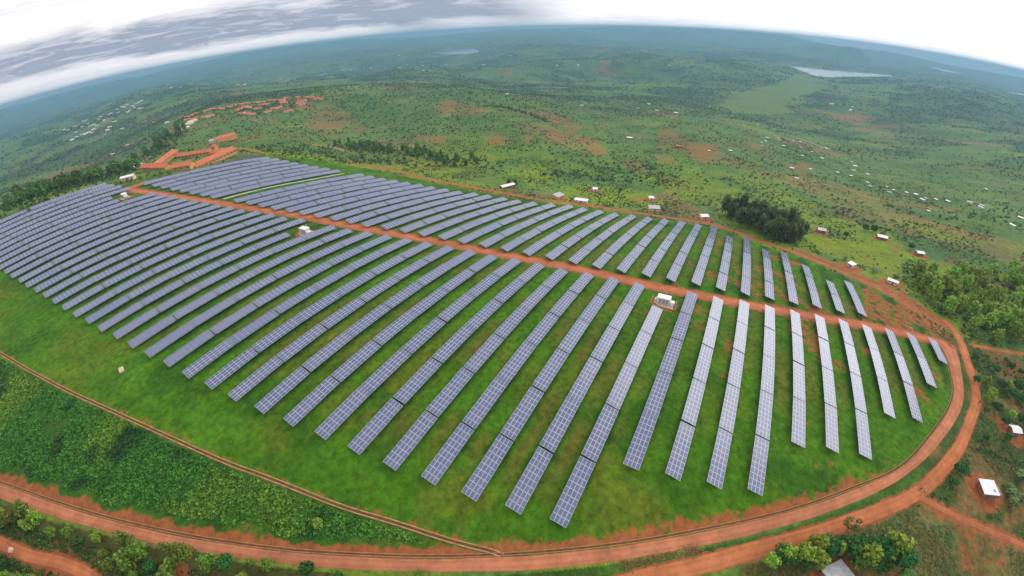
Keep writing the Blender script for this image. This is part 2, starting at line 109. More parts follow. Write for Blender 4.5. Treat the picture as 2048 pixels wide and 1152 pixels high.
ZONES = {'compound': [(-33.9,220.4),(-22.2,182.4),(-13.9,154.1),(-2.2,117.1),(6.3,87.6),(12.5,68.0),(20.0,43.8),(26.5,21.0),(38.5,3.5),(52.7,-15.8),(68.6,-37.0),(92.5,-64.7),(109.9,-78.0),(131.2,-91.6),(145.6,-97.6),(166.6,-100.7),(178.9,-101.7),(189.0,-98.0),(210.9,-87.0),(219.7,-69.8),(235.3,-44.6),(243.1,-25.5),(262.8,-4.6),(256.1,34.2),(244.2,85.1),(226.1,139.3),(218.6,184.8),(215.1,265.2),(201.2,322.7),(178.1,353.7),(116.7,337.6),(84.4,346.6),(65.4,350.1),(54.8,359.1),(20.0,382.0),(-45.0,372.0),(-60.0,290.0)],'slope': [(-37.7,225.6),(-22.5,181.0),(-14.3,152.8),(-2.7,116.2),(5.8,86.9),(12.0,67.5),(19.4,43.4),(26.0,21.4),(20.3,30.3),(14.6,39.3),(8.9,48.6),(3.0,58.3),(-3.0,68.5),(-9.4,79.7),(-16.3,92.2),(-23.8,106.7),(-32.3,123.6),(-42.5,143.9),(-50.4,158.7)],'crop': [(49.4,-26.3),(56.9,-34.7),(65.5,-45.3),(76.9,-60.3),(87.7,-73.1),(87.2,-89.4),(88.1,-112.2),(76.3,-114.6),(51.9,-53.2),(44.0,-29.9)],'crop2': [(119.8,-95.4),(122.5,-106.9),(125.6,-123.2),(115.1,-119.6),(109.7,-102.3),(106.7,-86.0)],'saplings': [(-52.2,151.9),(-44.7,137.5),(-34.6,118.8),(-25.9,103.0),(-18.5,88.8),(-11.7,76.6),(-5.4,65.8),(0.6,55.8),(5.1,48.2),(3.3,43.8),(-62.5,122.7)],'verge': [(23.2,19.7),(35.2,2.1),(49.0,-16.7),(64.6,-37.4),(80.6,-56.1),(90.7,-67.2),(101.0,-75.7),(93.0,-74.5),(78.8,-58.9),(65.2,-41.4),(50.4,-22.4),(37.7,-6.2),(27.7,4.5)],'swamp': [(1683.1,132.1),(2065.0,54.1),(2727.2,-129.3),(3394.8,-245.1),(3838.8,-327.8),(3408.7,-359.0),(3292.2,-426.3),(2907.2,-411.4),(2546.8,-320.4),(2128.9,-175.9),(1860.6,-134.0),(1732.5,-154.7),(1574.6,-99.2),(1552.3,-4.0),(1580.1,79.3)],'meadow': [(290.2,-54.2),(292.4,-64.1),(309.1,-106.3),(282.3,-112.0),(257.0,-106.4),(250.7,-81.1),(256.4,-59.4)],'lawn': [(118.7,401.7),(142.6,466.6),(157.4,430.9),(138.6,360.7),(121.9,364.2)],'grey': [(116.9,342.2),(151.1,351.6),(182.8,385.3),(171.4,349.6),(149.5,340.1),(124.0,337.0)],'meadow2': [(193.3,433.5),(210.5,385.7),(222.2,338.6),(227.6,303.0),(196.6,330.1),(178.1,353.7)],'reds': [[(435.7,301.2),(483.5,312.4),(426.2,260.2),(395.6,260.2),(399.9,279.3)],[(648.0,277.5),(680.5,258.4),(559.0,213.7),(556.6,234.0)],[(515.8,183.8),(562.1,182.0),(465.7,149.4),(456.4,160.0)],[(742.6,132.4),(813.1,115.5),(641.8,87.9),(683.2,116.7)],[(612.2,71.1),(685.2,39.0),(528.3,20.2),(465.5,42.4)],[(819.0,-8.8),(865.6,-31.8),(770.5,-30.7),(725.0,-14.1)],[(663.5,-72.3),(782.7,-114.8),(727.3,-131.1),(564.7,-70.6)],[(477.2,269.0),(498.3,263.5),(443.8,237.6),(439.5,246.5)],[(399.1,614.5),(464.2,621.0),(426.9,562.6),(376.4,569.8)],[(442.2,415.3),(423.1,344.7),(392.4,332.4),(404.5,390.3)],[(239.7,-92.8),(243.1,-102.6),(227.4,-99.5),(228.6,-92.1)],[(320.4,-114.0),(321.6,-124.4),(299.3,-119.8),(286.6,-107.0)],[(703.4,589.9),(720.2,555.9),(669.3,517.8),(653.6,543.2)],[(300.5,73.0),(316.6,58.7),(299.5,50.9),(290.8,66.4)],[(379.9,1236.9),(439.0,1325.1),(260.1,797.0),(259.0,855.7)],[(1011.6,407.1),(895.6,397.4),(770.3,391.8),(787.2,371.5)],[(1706.0,-401.2),(1785.5,-512.7),(1706.1,-494.3),(1650.8,-398.7)],[(214.5,-98.4),(207.3,-103.6),(191.3,-108.1),(179.8,-103.2),(179.1,-92.9),(170.3,-69.2),(173.4,-68.7),(201.3,-80.3),(215.1,-91.1)],[(215.1,-78.6),(204.5,-84.7),(184.9,-85.5),(176.8,-70.4),(199.2,-70.0)]]}
FAR_HOUSES = [(584.6,38.6,'valley'),(597.8,33.3,'valley'),(627.6,12.5,'valley'),(863.3,-34.1,'valley'),(909.6,-43.3,'valley'),(817.6,-35.2,'valley'),(1245.3,-29.6,'valley'),(1167.0,-29.1,'valley'),(1161.5,-42.3,'valley'),(1237.2,-52.4,'valley'),(1199.2,-71.0,'valley'),(1068.1,-59.6,'valley'),(1028.4,-72.3,'valley'),(1007.2,-74.5,'valley'),(960.0,-51.3,'valley'),(941.9,-56.8,'valley'),(917.1,-78.9,'valley'),(1049.8,-107.5,'valley'),(1022.7,-113.8,'valley'),(1062.8,-123.4,'valley'),(974.4,-116.9,'valley'),(938.1,-116.5,'valley'),(1012.8,-131.5,'valley'),(942.4,-135.0,'valley'),(1036.7,-165.8,'valley'),(1055.9,-178.6,'valley'),(881.8,-147.9,'valley'),(850.5,-108.5,'valley'),(625.5,-71.8,'valley'),(682.4,-103.5,'valley'),(528.8,-44.0,'valley'),(531.2,-68.9,'valley'),(907.8,-204.6,'valley'),(863.1,-202.2,'valley'),(800.8,-188.6,'valley'),(764.2,-170.9,'valley'),(727.4,-149.7,'valley'),(715.9,-167.0,'valley'),(778.0,-204.9,'valley'),(671.4,-180.7,'valley'),(629.8,-174.8,'valley'),(654.8,-202.0,'valley'),(631.5,-203.7,'valley'),(600.0,-189.6,'valley'),(1341.9,23.0,'valley'),(1429.9,46.5,'valley'),(1127.4,89.9,'valley'),(1359.0,68.9,'valley'),(1950.6,-372.1,'valley'),(2058.2,-396.7,'valley'),(1770.8,-411.2,'valley'),(2047.7,-310.4,'valley'),(975.4,-47.6,'valley'),(621.3,-216.3,'valley'),(595.0,-208.4,'valley'),(612.6,-224.2,'valley'),(574.5,-220.6,'valley'),(588.5,-229.0,'valley'),(608.3,-242.4,'valley'),(585.8,-238.9,'valley'),(575.0,-247.8,'valley'),(575.4,-271.1,'valley'),(557.6,-265.1,'valley'),(571.9,-276.8,'valley'),(556.5,-275.7,'valley'),(541.8,-268.9,'valley'),(483.7,-195.2,'valley'),(455.2,-260.0,'valley'),(502.6,-290.5,'valley'),(696.8,-340.9,'valley'),(930.9,560.3,'hill'),(993.1,562.9,'hill'),(1043.4,401.7,'hill'),(1339.4,345.2,'hill'),(1320.5,289.3,'hill'),(1162.6,281.3,'hill'),(1151.8,228.1,'hill'),(1130.7,174.3,'hill'),(616.4,156.9,'hill'),(579.2,79.3,'hill'),(392.0,2806.2,'town'),(403.5,2774.0,'town'),(446.8,2782.6,'town'),(352.8,2254.1,'town'),(408.0,2400.0,'town'),(559.8,3175.3,'town'),(573.4,3158.6,'town'),(492.7,2714.6,'town'),(423.7,2302.8,'town'),(435.2,2289.7,'town'),(430.9,2220.2,'town'),(545.1,2704.0,'town'),(577.5,2798.1,'town'),(489.6,2327.2,'town'),(596.0,2703.7,'town'),(613.6,2731.6,'town'),(602.9,2618.2,'town'),(476.6,2133.4,'town'),(481.5,2121.0,'town'),(607.3,2548.6,'town'),(653.2,2737.4,'town'),(679.3,2739.2,'town'),(680.7,2703.1,'town'),(702.4,2717.8,'town'),(578.8,2268.4,'town'),(597.0,2300.7,'town'),(687.6,2569.8,'town'),(734.4,2677.4,'town'),(755.5,2694.1,'town'),(778.0,2714.7,'town'),(630.1,2337.3,'town'),(620.7,2248.2,'town'),(615.0,2179.8,'town'),(344.9,2091.1,'town'),(353.2,2070.8,'town'),(367.4,2076.4,'town'),(368.3,2032.6,'town'),(392.8,2112.5,'town'),(409.3,1964.6,'town'),(428.9,2008.2,'town'),(318.3,2068.8,'town'),(297.7,2046.7,'town'),(369.3,1834.8,'town'),(472.3,2239.1,'townred'),(500.5,2319.1,'townred'),(508.8,2282.8,'townred'),(464.0,2246.7,'townred'),(411.8,1488.7,'wood'),(459.0,1673.2,'wood'),(466.9,1671.2,'wood'),(451.5,1542.4,'wood'),(387.0,1217.5,'wood'),(415.1,1776.8,'wood'),(284.0,1235.3,'wood'),(238.5,1198.3,'wood'),(1232.0,3534.0,'back'),(1159.6,3144.6,'back'),(1457.7,2962.3,'back'),(1477.0,2917.4,'back'),(2223.5,3706.9,'back'),(2467.7,3372.1,'back'),(2684.7,3377.6,'back'),(2706.7,3307.4,'back'),(2797.4,3222.2,'back'),(2876.4,3215.7,'back'),(2962.3,3111.5,'back'),(3486.0,3424.7,'back'),(1834.2,1808.2,'back'),(3140.0,2989.1,'back'),(3287.9,2943.4,'back'),(2031.5,1808.2,'back'),(1887.1,1677.8,'back'),(3323.9,2802.5,'back'),(3319.5,2662.3,'back'),(3390.2,2552.7,'back'),(3533.8,2511.1,'back'),(3074.8,2067.0,'back'),(3425.7,2004.9,'back'),(3617.6,1847.5,'back'),(2563.1,1163.4,'back'),(2637.2,1048.1,'back'),(980.5,587.9,'back'),(2562.3,1163.7,'back'),(2627.1,1045.4,'back'),(2934.4,534.5,'back'),(1974.0,-378.5,'back'),(2065.5,-318.7,'back')]
RED_HOUSES = [(295.3,827.5),(326.4,888.9),(342.6,910.0),(349.2,910.3),(349.9,972.7),(293.7,790.5),(362.2,898.7),(373.7,907.0),(376.2,899.7),(307.3,776.8),(311.0,772.9),(317.3,774.9),(383.9,890.2),(380.3,868.6),(400.0,890.5),(412.1,895.5),(433.5,925.5),(381.6,812.1),(397.2,833.8),(410.2,840.8),(446.8,922.7),(453.7,920.7),(462.3,920.4),(426.3,865.5),(421.9,844.9),(368.3,769.4),(374.7,770.8),(374.5,759.6),(375.6,751.1),(383.1,754.4),(419.2,816.6),(479.5,915.5),(457.7,864.4),(465.3,862.5),(473.2,863.8),(486.3,904.9),(428.9,816.7),(417.5,772.5),(424.5,773.9),(448.0,799.1),(457.3,800.6),(464.1,803.1),(511.8,903.6),(517.2,896.7),(511.1,868.6),(509.4,912.2),(525.3,888.0),(544.3,905.3),(548.2,902.1),(499.9,848.2),(505.3,847.9),(446.2,751.9),(455.8,753.7),(561.0,881.7),(540.6,848.9),(522.5,825.5),(508.8,805.7),(523.1,815.4),(539.7,830.8),(516.8,800.9),(566.7,860.4),(571.2,855.1),(574.2,845.1),(560.7,821.2),(573.5,827.4),(571.3,813.6),(500.1,787.7)]
PALE_HOUSES = [(281.3,766.2),(270.8,756.0),(255.0,737.7)]
NEAR_HOUSES = [(101.5,-97.0,-1.35),(134.6,-118.2,-1.37),(56.7,-48.5,2.32),(231.8,-93.7,-1.87),(241.7,-74.0,-2.36),(303.1,-129.4,-1.33),(326.5,-111.1,-1.56),(307.3,-66.3,-1.44),(281.7,12.8,-1.03),(277.2,47.3,-1.18),(304.9,55.2,-1.31),(254.3,112.1,-0.32),(256.5,95.3,-1.41),(252.1,154.1,-0.47),(303.6,101.2,-1.25),(75.5,365.1,-0.6),(110.9,477.9,-1.67),(106.6,522.2,0.28),(232.3,547.4,-0.13),(220.0,547.2,-0.52)]
HUTS = [(130.6,12.4),(92.5,169.8),(58.9,317.5)]
SCHOOL = [[(115.4,455.9),(156.2,506.0)],[(153.0,496.8),(178.6,465.2)],[(178.8,464.5),(192.3,452.0)],[(116.9,351.5),(158.7,368.0)],[(99.0,406.7),(107.6,373.1)],[(107.3,359.0),(116.7,348.2)]]
GATE = [(190.7,484.3),(194.0,475.7)]
YWALL = [(200.8,481.9),(208.8,467.9),(204.9,435.2),(191.3,392.4),(180.2,357.5)]
BRICKS = [(223.0,-97.8),(211.0,-101.3),(178.7,-87.9)]
SLAB = [(1.6,146.5)]
ROCK = [(-47.1,122.0)]
PEOPLE = [(91.2,-73.1),(91.3,-74.7),(141.7,-106.0)]
TREE_AREAS = {'dark': [(300.5,0.1),(279.6,-8.6),(258.1,-27.4),(260.3,-47.6),(281.6,-54.9),(300.9,-40.1),(312.2,-17.8),(315.6,-3.2)],'grove': [(260.9,-112.3),(217.9,-103.2),(202.0,-114.1),(190.1,-124.4),(206.5,-156.8),(299.8,-199.5),(288.5,-162.1),(278.0,-134.4)],'line': [(295.7,429.8),(288.4,363.0),(299.6,313.7),(278.1,230.2),(308.5,193.3),(336.8,207.7),(320.1,263.4),(347.0,361.2),(345.9,451.9)],'school': [(8.8,389.9),(34.9,380.9),(66.2,398.4),(91.4,433.2),(121.2,464.3),(133.4,522.8),(89.7,543.5),(29.4,476.7),(-7.4,427.3)],'ridge': [(181.8,582.7),(231.6,667.8),(255.9,730.4),(247.0,810.1),(287.3,914.5),(254.3,931.6),(173.7,722.7),(155.3,560.1)],'roadside': [(179.9,-118.1),(192.0,-150.5),(129.5,-124.6),(125.5,-108.9),(135.9,-105.4),(158.9,-113.3)],'garden': [(53.1,-31.6),(60.6,-39.3),(66.0,-49.3),(69.5,-63.1),(65.7,-66.0),(61.7,-57.7),(62.0,-52.3),(58.3,-44.7),(51.0,-35.7)]}
LONE_TREES = [(103.3,-87.4),(69.6,-50.8),(1.7,53.7),(61.0,-41.8),(63.1,-52.5),(55.4,-35.2),(55.8,-39.9),(64.7,-57.6),(62.5,-46.9),(52.6,-32.3),(136.3,-114.6),(155.3,-128.8),(154.8,-108.7),(128.8,-113.1),(123.1,-102.1),(172.1,-114.2),(260.6,152.4),(259.4,157.1),(312.8,82.7),(340.9,-108.5),(339.8,-102.2),(307.8,-82.8),(311.9,-126.6),(98.6,-85.3),(13.8,33.5)]
BANANAS = [(64.9,-62.4),(65.1,-66.0),(105.8,-107.1),(105.0,-111.0),(113.7,-114.7),(101.5,-107.0),(239.6,-97.6),(242.3,-86.1),(253.2,-73.1)]
HEDGE2 = [(116.3,-95.0),(118.4,-102.7),(119.0,-110.0),(121.3,-121.7)]
BANK = [(37.6,-1.5),(41.7,-7.1),(46.9,-13.7),(49.0,-16.7)]
SLOPE_SHRUBS = [(-15.7,148.1),(-22.7,138.8),(-24.1,135.8),(-34.6,152.2),(9.7,58.6),(-17.9,108.6)]
HEDGE = [(690.4,460.6),(701.4,427.4),(686.9,380.7),(661.3,336.4),(638.0,300.8)]
LAKES = [([(4407.4,-226.2),(4494.2,-349.0),(4480.6,-516.2),(4595.9,-740.5),(4844.0,-998.2),(5166.2,-1321.6),(4567.0,-1028.3),(4016.3,-692.8),(3616.3,-496.5),(3525.1,-386.6),(3815.0,-348.5),(4134.5,-286.6)],-146),([(3932.5,3326.8),(4430.6,3468.7),(4699.5,3314.8),(4274.5,2897.7),(3759.5,2624.6),(3654.0,2768.8),(3740.7,3000.1)],-128),([(8933.1,-2690.8),(8435.1,-2800.6),(8001.6,-2947.4),(7011.5,-2339.1)],-92),([(5383.2,-2357.4),(5599.4,-2604.7),(6122.7,-3100.1),(5253.6,-2449.2)],-112),([(15745.6,-1068.4),(14467.5,-1619.7),(7686.2,-1272.3),(8107.9,-915.6)],28)]

# ---- terrain shape: measured ground heights, thin-plate surface, gentle relief ----
def _warp(x, y):
    r = np.hypot(x, y) + 1e-6
    q = np.arcsinh(r / 150.0) / r
    return x * q, y * q
def _kern(d):
    return d * d * np.log(d + 1e-9)
_pa, _pb = _warp(GROUND_PTS[:, 0], GROUND_PTS[:, 1])
_n = len(_pa)
_K = _kern(np.hypot(_pa[:, None] - _pa, _pb[:, None] - _pb)) + 4e-4 * np.eye(_n)
_Q = np.c_[np.ones(_n), _pa, _pb]
_w = np.linalg.solve(np.block([[_K, _Q], [_Q.T, np.zeros((3, 3))]]), np.r_[GROUND_PTS[:, 2], 0, 0, 0])
def hash01(i, j, s=0):
    n = (i.astype(np.int64) * 374761393 + j.astype(np.int64) * 668265263 + s * 2147483647 + 12345) & 0x7fffffff
    n = ((n ^ (n >> 13)) * 1274126177) & 0x7fffffff
    n = n ^ (n >> 16)
    return (n & 0xffff) / 65535.0
def vnoise(x, y, size, s=0):
    x = np.asarray(x, float) / size; y = np.asarray(y, float) / size
    i = np.floor(x); j = np.floor(y); fx = x - i; fy = y - j
    fx = fx * fx * (3 - 2 * fx); fy = fy * fy * (3 - 2 * fy)
    a = hash01(i, j, s); b = hash01(i + 1, j, s); c = hash01(i, j + 1, s); d = hash01(i + 1, j + 1, s)
    return (a * (1 - fx) + b * fx) * (1 - fy) + (c * (1 - fx) + d * fx) * fy
def fbm(x, y, size, s=0, o=3):
    t = 0; a = 1; w = 0
    for k in range(o):
        t = t + a * vnoise(x, y, size / 2 ** k, s + 17 * k); w += a; a *= 0.5
    return t / w
def sstep(a, b, x):
    t = np.clip((x - a) / (b - a), 0, 1)
    return t * t * (3 - 2 * t)
def in_poly(x, y, poly):
    c = np.zeros(np.shape(x), bool); n = len(poly)
    for k in range(n):
        x0, y0 = poly[k]; x1, y1 = poly[(k + 1) % n]
        if y0 == y1: continue
        m = ((y0 > y) != (y1 > y)) & (x < (x1 - x0) * (y - y0) / (y1 - y0) + x0)
        c ^= m
    return c
def dist_line(x, y, line):
    d = np.full(np.shape(x), 1e9)
    for (x0, y0), (x1, y1) in zip(line[:-1], line[1:]):
        dx, dy = x1 - x0, y1 - y0
        t = np.clip(((x - x0) * dx + (y - y0) * dy) / (dx * dx + dy * dy + 1e-9), 0, 1)
        d = np.minimum(d, np.hypot(x - x0 - t * dx, y - y0 - t * dy))
    return d
def ground_z(x, y):
    x = np.asarray(x, float); y = np.asarray(y, float); sh = x.shape
    x = x.ravel(); y = y.ravel(); out = np.empty(x.size)
    A, B = _warp(x, y)
    for i in range(0, x.size, 20000):
        aa = A[i:i + 20000]; bb = B[i:i + 20000]
        out[i:i + 20000] = _kern(np.hypot(aa[:, None] - _pa, bb[:, None] - _pb)) @ _w[:_n] + _w[_n] + _w[_n + 1] * aa + _w[_n + 2] * bb
    r = np.hypot(x, y)
    s = sstep(420, 1600, r)
    out += s * ((fbm(x, y, 260, 3, 3) - 0.5) * (16 + 16 * sstep(1300, 2600, r))) + sstep(3500, 9000, r) * (fbm(x, y, 1500, 9, 3) - 0.5) * 90 * sstep(math.radians(-16), math.radians(2), np.arctan2(y, x))
    rg_ = 1 - np.abs(fbm(x * .85 + y * .5, y * .8 - x * .3, 1150, 21, 4) - .5) * 3.2
    out += sstep(1500, 3200, r) * (1 - sstep(10500, 13500, r)) * (rg_ - .45) * 105 * (1 - (1 - sstep(math.radians(-15), math.radians(-4), np.arctan2(y, x))) * sstep(2600, 4200, r))
    out = np.where(out > 85, 85 + 30 * (1 - np.exp(-(np.maximum(out, 85) - 85) / 30.0)), out)
    f0 = np.array(FLAT); cf = f0.mean(0); mf = np.hypot(x - cf[0], y - cf[1]) < 1900
    if mf.any():
        d = dist_line(x[mf], y[mf], FLAT + [FLAT[0]]); ins = in_poly(x[mf], y[mf], FLAT); kk = np.where(ins, 0.0, sstep(0, 380, d))
        out[mf] = out[mf] * kk + (-143.5) * (1 - kk)
    for poly, zl in LAKES:
        px = np.array(poly); cx, cy = px.mean(0); R = np.hypot(px[:, 0] - cx, px[:, 1] - cy).max()
        m = np.hypot(x - cx, y - cy) < R + 500
        if m.any():
            xi, yi = x[m], y[m]
            d = dist_line(xi, yi, poly + [poly[0]]); ins = in_poly(xi, yi, poly)
            z = out[m]
            k = np.where(ins, 0.0, sstep(15, 420, d))
            tgt = np.where(ins, zl - 1.0 - np.minimum(d * 0.05, 3), zl + 1.2)
            out[m] = z * k + tgt * (1 - k)
    return out.reshape(sh)

# ------------------------------------------------------------------ helpers
def new_mat(name):
    m = bpy.data.materials.new(name); m.use_nodes = True
    return m, m.node_tree, m.node_tree.nodes['Principled BSDF']
def mat(name, col, rough=.8, spec=.3, metal=0.0, var=.25, scale=2.0, bump=0.0, bscale=None):
    m, t, b = new_mat(name)
    L = t.links.new
    tc = N(t, 'ShaderNodeTexCoord'); nz = N(t, 'ShaderNodeTexNoise'); L(tc.outputs['Object'], nz.inputs['Vector'])
    nz.inputs['Scale'].default_value = scale; nz.inputs['Detail'].default_value = 5
    mr = N(t, 'ShaderNodeMapRange'); L(nz.outputs['Fac'], mr.inputs[0]); mr.inputs[1].default_value = .3; mr.inputs[2].default_value = .7
    mr.inputs[3].default_value = 1 - var; mr.inputs[4].default_value = 1 + var
    mx = N(t, 'ShaderNodeVectorMath', operation='SCALE'); mx.inputs[0].default_value = col; L(mr.outputs[0], mx.inputs['Scale'])
    L(mx.outputs[0], b.inputs['Base Color'])
    b.inputs['Roughness'].default_value = rough; b.inputs['Specular IOR Level'].default_value = spec; b.inputs['Metallic'].default_value = metal
    if bump:
        bp = N(t, 'ShaderNodeBump'); bp.inputs['Strength'].default_value = bump; bp.inputs['Distance'].default_value = .05
        n2 = N(t, 'ShaderNodeTexNoise'); L(tc.outputs['Object'], n2.inputs['Vector']); n2.inputs['Scale'].default_value = bscale or scale * 4
        L(n2.outputs['Fac'], bp.inputs['Height']); L(bp.outputs[0], b.inputs['Normal'])
    return m
def leaf_mat(name, attr=True, col=(.06, .10, .02), objvar=.5):
    m, t, b = new_mat(name); L = t.links.new
    out = t.nodes['Material Output']
    oi = N(t, 'ShaderNodeObjectInfo')
    if attr:
        a = N(t, 'ShaderNodeAttribute', attribute_name='tint'); base = a.outputs['Color']
    else:
        a = N(t, 'ShaderNodeRGB'); a.outputs[0].default_value = (*col, 1); base = a.outputs[0]
    g = N(t, 'ShaderNodeNewGeometry')
    r1 = N(t, 'ShaderNodeMapRange'); L(g.outputs['Random Per Island'], r1.inputs[0]); r1.inputs[3].default_value = .62; r1.inputs[4].default_value = 1.45
    r2 = N(t, 'ShaderNodeMapRange'); L(oi.outputs['Random'], r2.inputs[0]); r2.inputs[3].default_value = 1 - objvar * .5; r2.inputs[4].default_value = 1 + objvar * .6
    ml = N(t, 'ShaderNodeMath', operation='MULTIPLY'); L(r1.outputs[0], ml.inputs[0]); L(r2.outputs[0], ml.inputs[1])
    sc = N(t, 'ShaderNodeVectorMath', operation='SCALE'); L(base, sc.inputs[0]); L(ml.outputs[0], sc.inputs['Scale'])
    hs = N(t, 'ShaderNodeHueSaturation'); L(sc.outputs[0], hs.inputs['Color'])
    hr = N(t, 'ShaderNodeMapRange'); L(oi.outputs['Random'], hr.inputs[0]); hr.inputs[3].default_value = .5 - .025 * objvar * 2; hr.inputs[4].default_value = .5 + .03 * objvar * 2
    L(hr.outputs[0], hs.inputs['Hue'])
    L(hs.outputs[0], b.inputs['Base Color']); b.inputs['Roughness'].default_value = .55; b.inputs['Specular IOR Level'].default_value = .25
    tr = N(t, 'ShaderNodeBsdfTranslucent'); L(hs.outputs[0], tr.inputs[0])
    mx = N(t, 'ShaderNodeMixShader'); mx.inputs[0].default_value = .3
    L(b.outputs[0], mx.inputs[1]); L(tr.outputs[0], mx.inputs[2]); L(mx.outputs[0], out.inputs[0])
    return m
class MB:
    """collects shapes; build() links them as one mesh object"""
    def __init__(s): s.v = []; s.f = []; s.m = []
    def add(s, vs, fs, mi=0):
        o = len(s.v); s.v += [tuple(map(float, p)) for p in vs]
        for f in fs: s.f.append(tuple(o + i for i in f)); s.m.append(mi)
        return s
    def box(s, c, d, mi=0, rz=0.0):
        x, y, z = (q / 2 for q in d); co, si = math.cos(rz), math.sin(rz)
        vs = []
        for dx, dy, dz in ((-x, -y, -z), (x, -y, -z), (x, y, -z), (-x, y, -z), (-x, -y, z), (x, -y, z), (x, y, z), (-x, y, z)):
            vs.append((c[0] + dx * co - dy * si, c[1] + dx * si + dy * co, c[2] + dz))
        return s.add(vs, [(0, 3, 2, 1), (4, 5, 6, 7), (0, 1, 5, 4), (1, 2, 6, 5), (2, 3, 7, 6), (3, 0, 4, 7)], mi)
    def tube(s, p0, p1, r0, r1=None, n=6, mi=0):
        r1 = r0 if r1 is None else r1
        a, b = Vector(p0), Vector(p1); d = (b - a).normalized()
        q = d.orthogonal().normalized(); w = d.cross(q)
        vs = []
        for p, r in ((a, r0), (b, r1)):
            for k in range(n):
                t = 2 * math.pi * k / n; vs.append(p + q * (r * math.cos(t)) + w * (r * math.sin(t)))
        fs = [(k, (k + 1) % n, n + (k + 1) % n, n + k) for k in range(n)] + [tuple(range(n - 1, -1, -1)), tuple(range(n, 2 * n))]
        return s.add(vs, fs, mi)
    def mesh(s, name, mats):
        me = bpy.data.meshes.new(name); me.from_pydata(s.v, [], s.f)
        for m in (mats if isinstance(mats, (list, tuple)) else [mats]): me.materials.append(m)
        if any(s.m): me.polygons.foreach_set('material_index', s.m)
        me.update(); return me
    def build(s, name, mats, parent=None): return link(name, s.mesh(name, mats), parent)
def link(name, data, parent=None):
    o = bpy.data.objects.new(name, data); C.objects.link(o)
    if parent is not None: o.parent = parent
    return o
def np_mesh(name, V, F, mats, tint=None):
    """quads or triangles from arrays, quickly"""
    V = np.asarray(V, np.float32); F = np.asarray(F, np.int32); k = F.shape[1]
    me = bpy.data.meshes.new(name)
    me.vertices.add(len(V)); me.vertices.foreach_set('co', V.ravel())
    me.loops.add(F.size); me.loops.foreach_set('vertex_index', F.ravel())
    me.polygons.add(len(F)); me.polygons.foreach_set('loop_start', np.arange(0, F.size, k, dtype=np.int32))
    try: me.polygons.foreach_set('loop_total', np.full(len(F), k, np.int32))
    except Exception: pass
    if tint is not None:
        a = me.attributes.new('tint', 'FLOAT_COLOR', 'POINT')
        a.data.foreach_set('color', np.c_[tint, np.ones(len(V))].astype(np.float32).ravel())
    for m in (mats if isinstance(mats, (list, tuple)) else [mats]): me.materials.append(m)
    me.update(calc_edges=True); return me
def tag(o, label, cat, group=None, kind=None):
    o['label'] = label; o['category'] = cat
    if group: o['group'] = group
    if kind: o['kind'] = kind
    return o
def thing(name, label, cat, loc, rz=0.0, group=None):
    o = bpy.data.objects.new(name, None); C.objects.link(o); o.location = loc; o.rotation_euler = (0, 0, rz); o.empty_display_size = .5
    return tag(o, label, cat, group)
ONES = 'zero first second third fourth fifth sixth seventh eighth ninth tenth eleventh twelfth thirteenth fourteenth fifteenth sixteenth seventeenth eighteenth nineteenth'.split()
TENS = {2: 'twent', 3: 'thirt', 4: 'fort', 5: 'fift', 6: 'sixt', 7: 'sevent', 8: 'eight', 9: 'ninet'}
def nth(n):
    if n < 20: return ONES[n]
    t, u = divmod(n, 10)
    return TENS[t] + 'ieth' if u == 0 else TENS[t] + 'y-' + ONES[u]
def gz(x, y): return float(ground_z(np.array([x]), np.array([y]))[0])
def screen_angle(x, y): return -math.atan2(y, x)            # grows from left to right as the camera sees it

# ------------------------------------------------------------------ the ground sheet
def smooth_line(pts, step=3.0):
    p = np.array(pts, float)
    for _ in range(2):                                      # round the corners
        q = [p[0]]
        for a, b in zip(p[:-1], p[1:]): q += [a * .75 + b * .25, a * .25 + b * .75]
        q.append(p[-1]); p = np.array(q)
    s = np.r_[0, np.cumsum(np.hypot(*np.diff(p, axis=0).T))]
    t = np.linspace(0, s[-1], max(2, int(s[-1] / step) + 1))
    return np.c_[np.interp(t, s, p[:, 0]), np.interp(t, s, p[:, 1])]
RL = {k: smooth_line(v) for k, v in ROADS.items()}
RING_MID = [tuple(p) for p in (smooth_line(ROADS['ring_in'], 3)[::3])]
COMP = ZONES['compound']
def road_dist(x, y, names, near=25):
    d = np.full(np.shape(x), 1e9)
    for n in names:
        l = RL[n][::3] if len(RL[n]) > 8 else RL[n]
        l = np.vstack([l, RL[n][-1]])
        bb = (x > l[:, 0].min() - near) & (x < l[:, 0].max() + near) & (y > l[:, 1].min() - near) & (y < l[:, 1].max() + near)
        if bb.any(): d[bb] = np.minimum(d[bb], dist_line(x[bb], y[bb], [tuple(p) for p in l]))
    return d
def mixn(a, b, f): return a * (1 - f[:, None]) + np.asarray(b)[None, :] * f[:, None]
def voronoi(x, y, size, sx, rot, s=5):
    c, sn = math.cos(rot), math.sin(rot)
    u = (x * c + y * sn) / (size * sx); v = (-x * sn + y * c) / size
    i0 = np.floor(u); j0 = np.floor(v); best = np.full(x.shape, 9e9); bid = np.zeros(x.shape); sec = np.full(x.shape, 9e9)
    for di in (-1, 0, 1):
        for dj in (-1, 0, 1):
            i = i0 + di; j = j0 + dj
            a = i + .15 + .7 * hash01(i, j, s); b = j + .15 + .7 * hash01(i, j, s + 1)
            d = (u - a) ** 2 + (v - b) ** 2
            m = d < best; sec = np.where(m, best, np.minimum(sec, d)); bid = np.where(m, hash01(i, j, s + 2), bid); best = np.where(m, d, best)
    return bid, np.sqrt(sec) - np.sqrt(best)
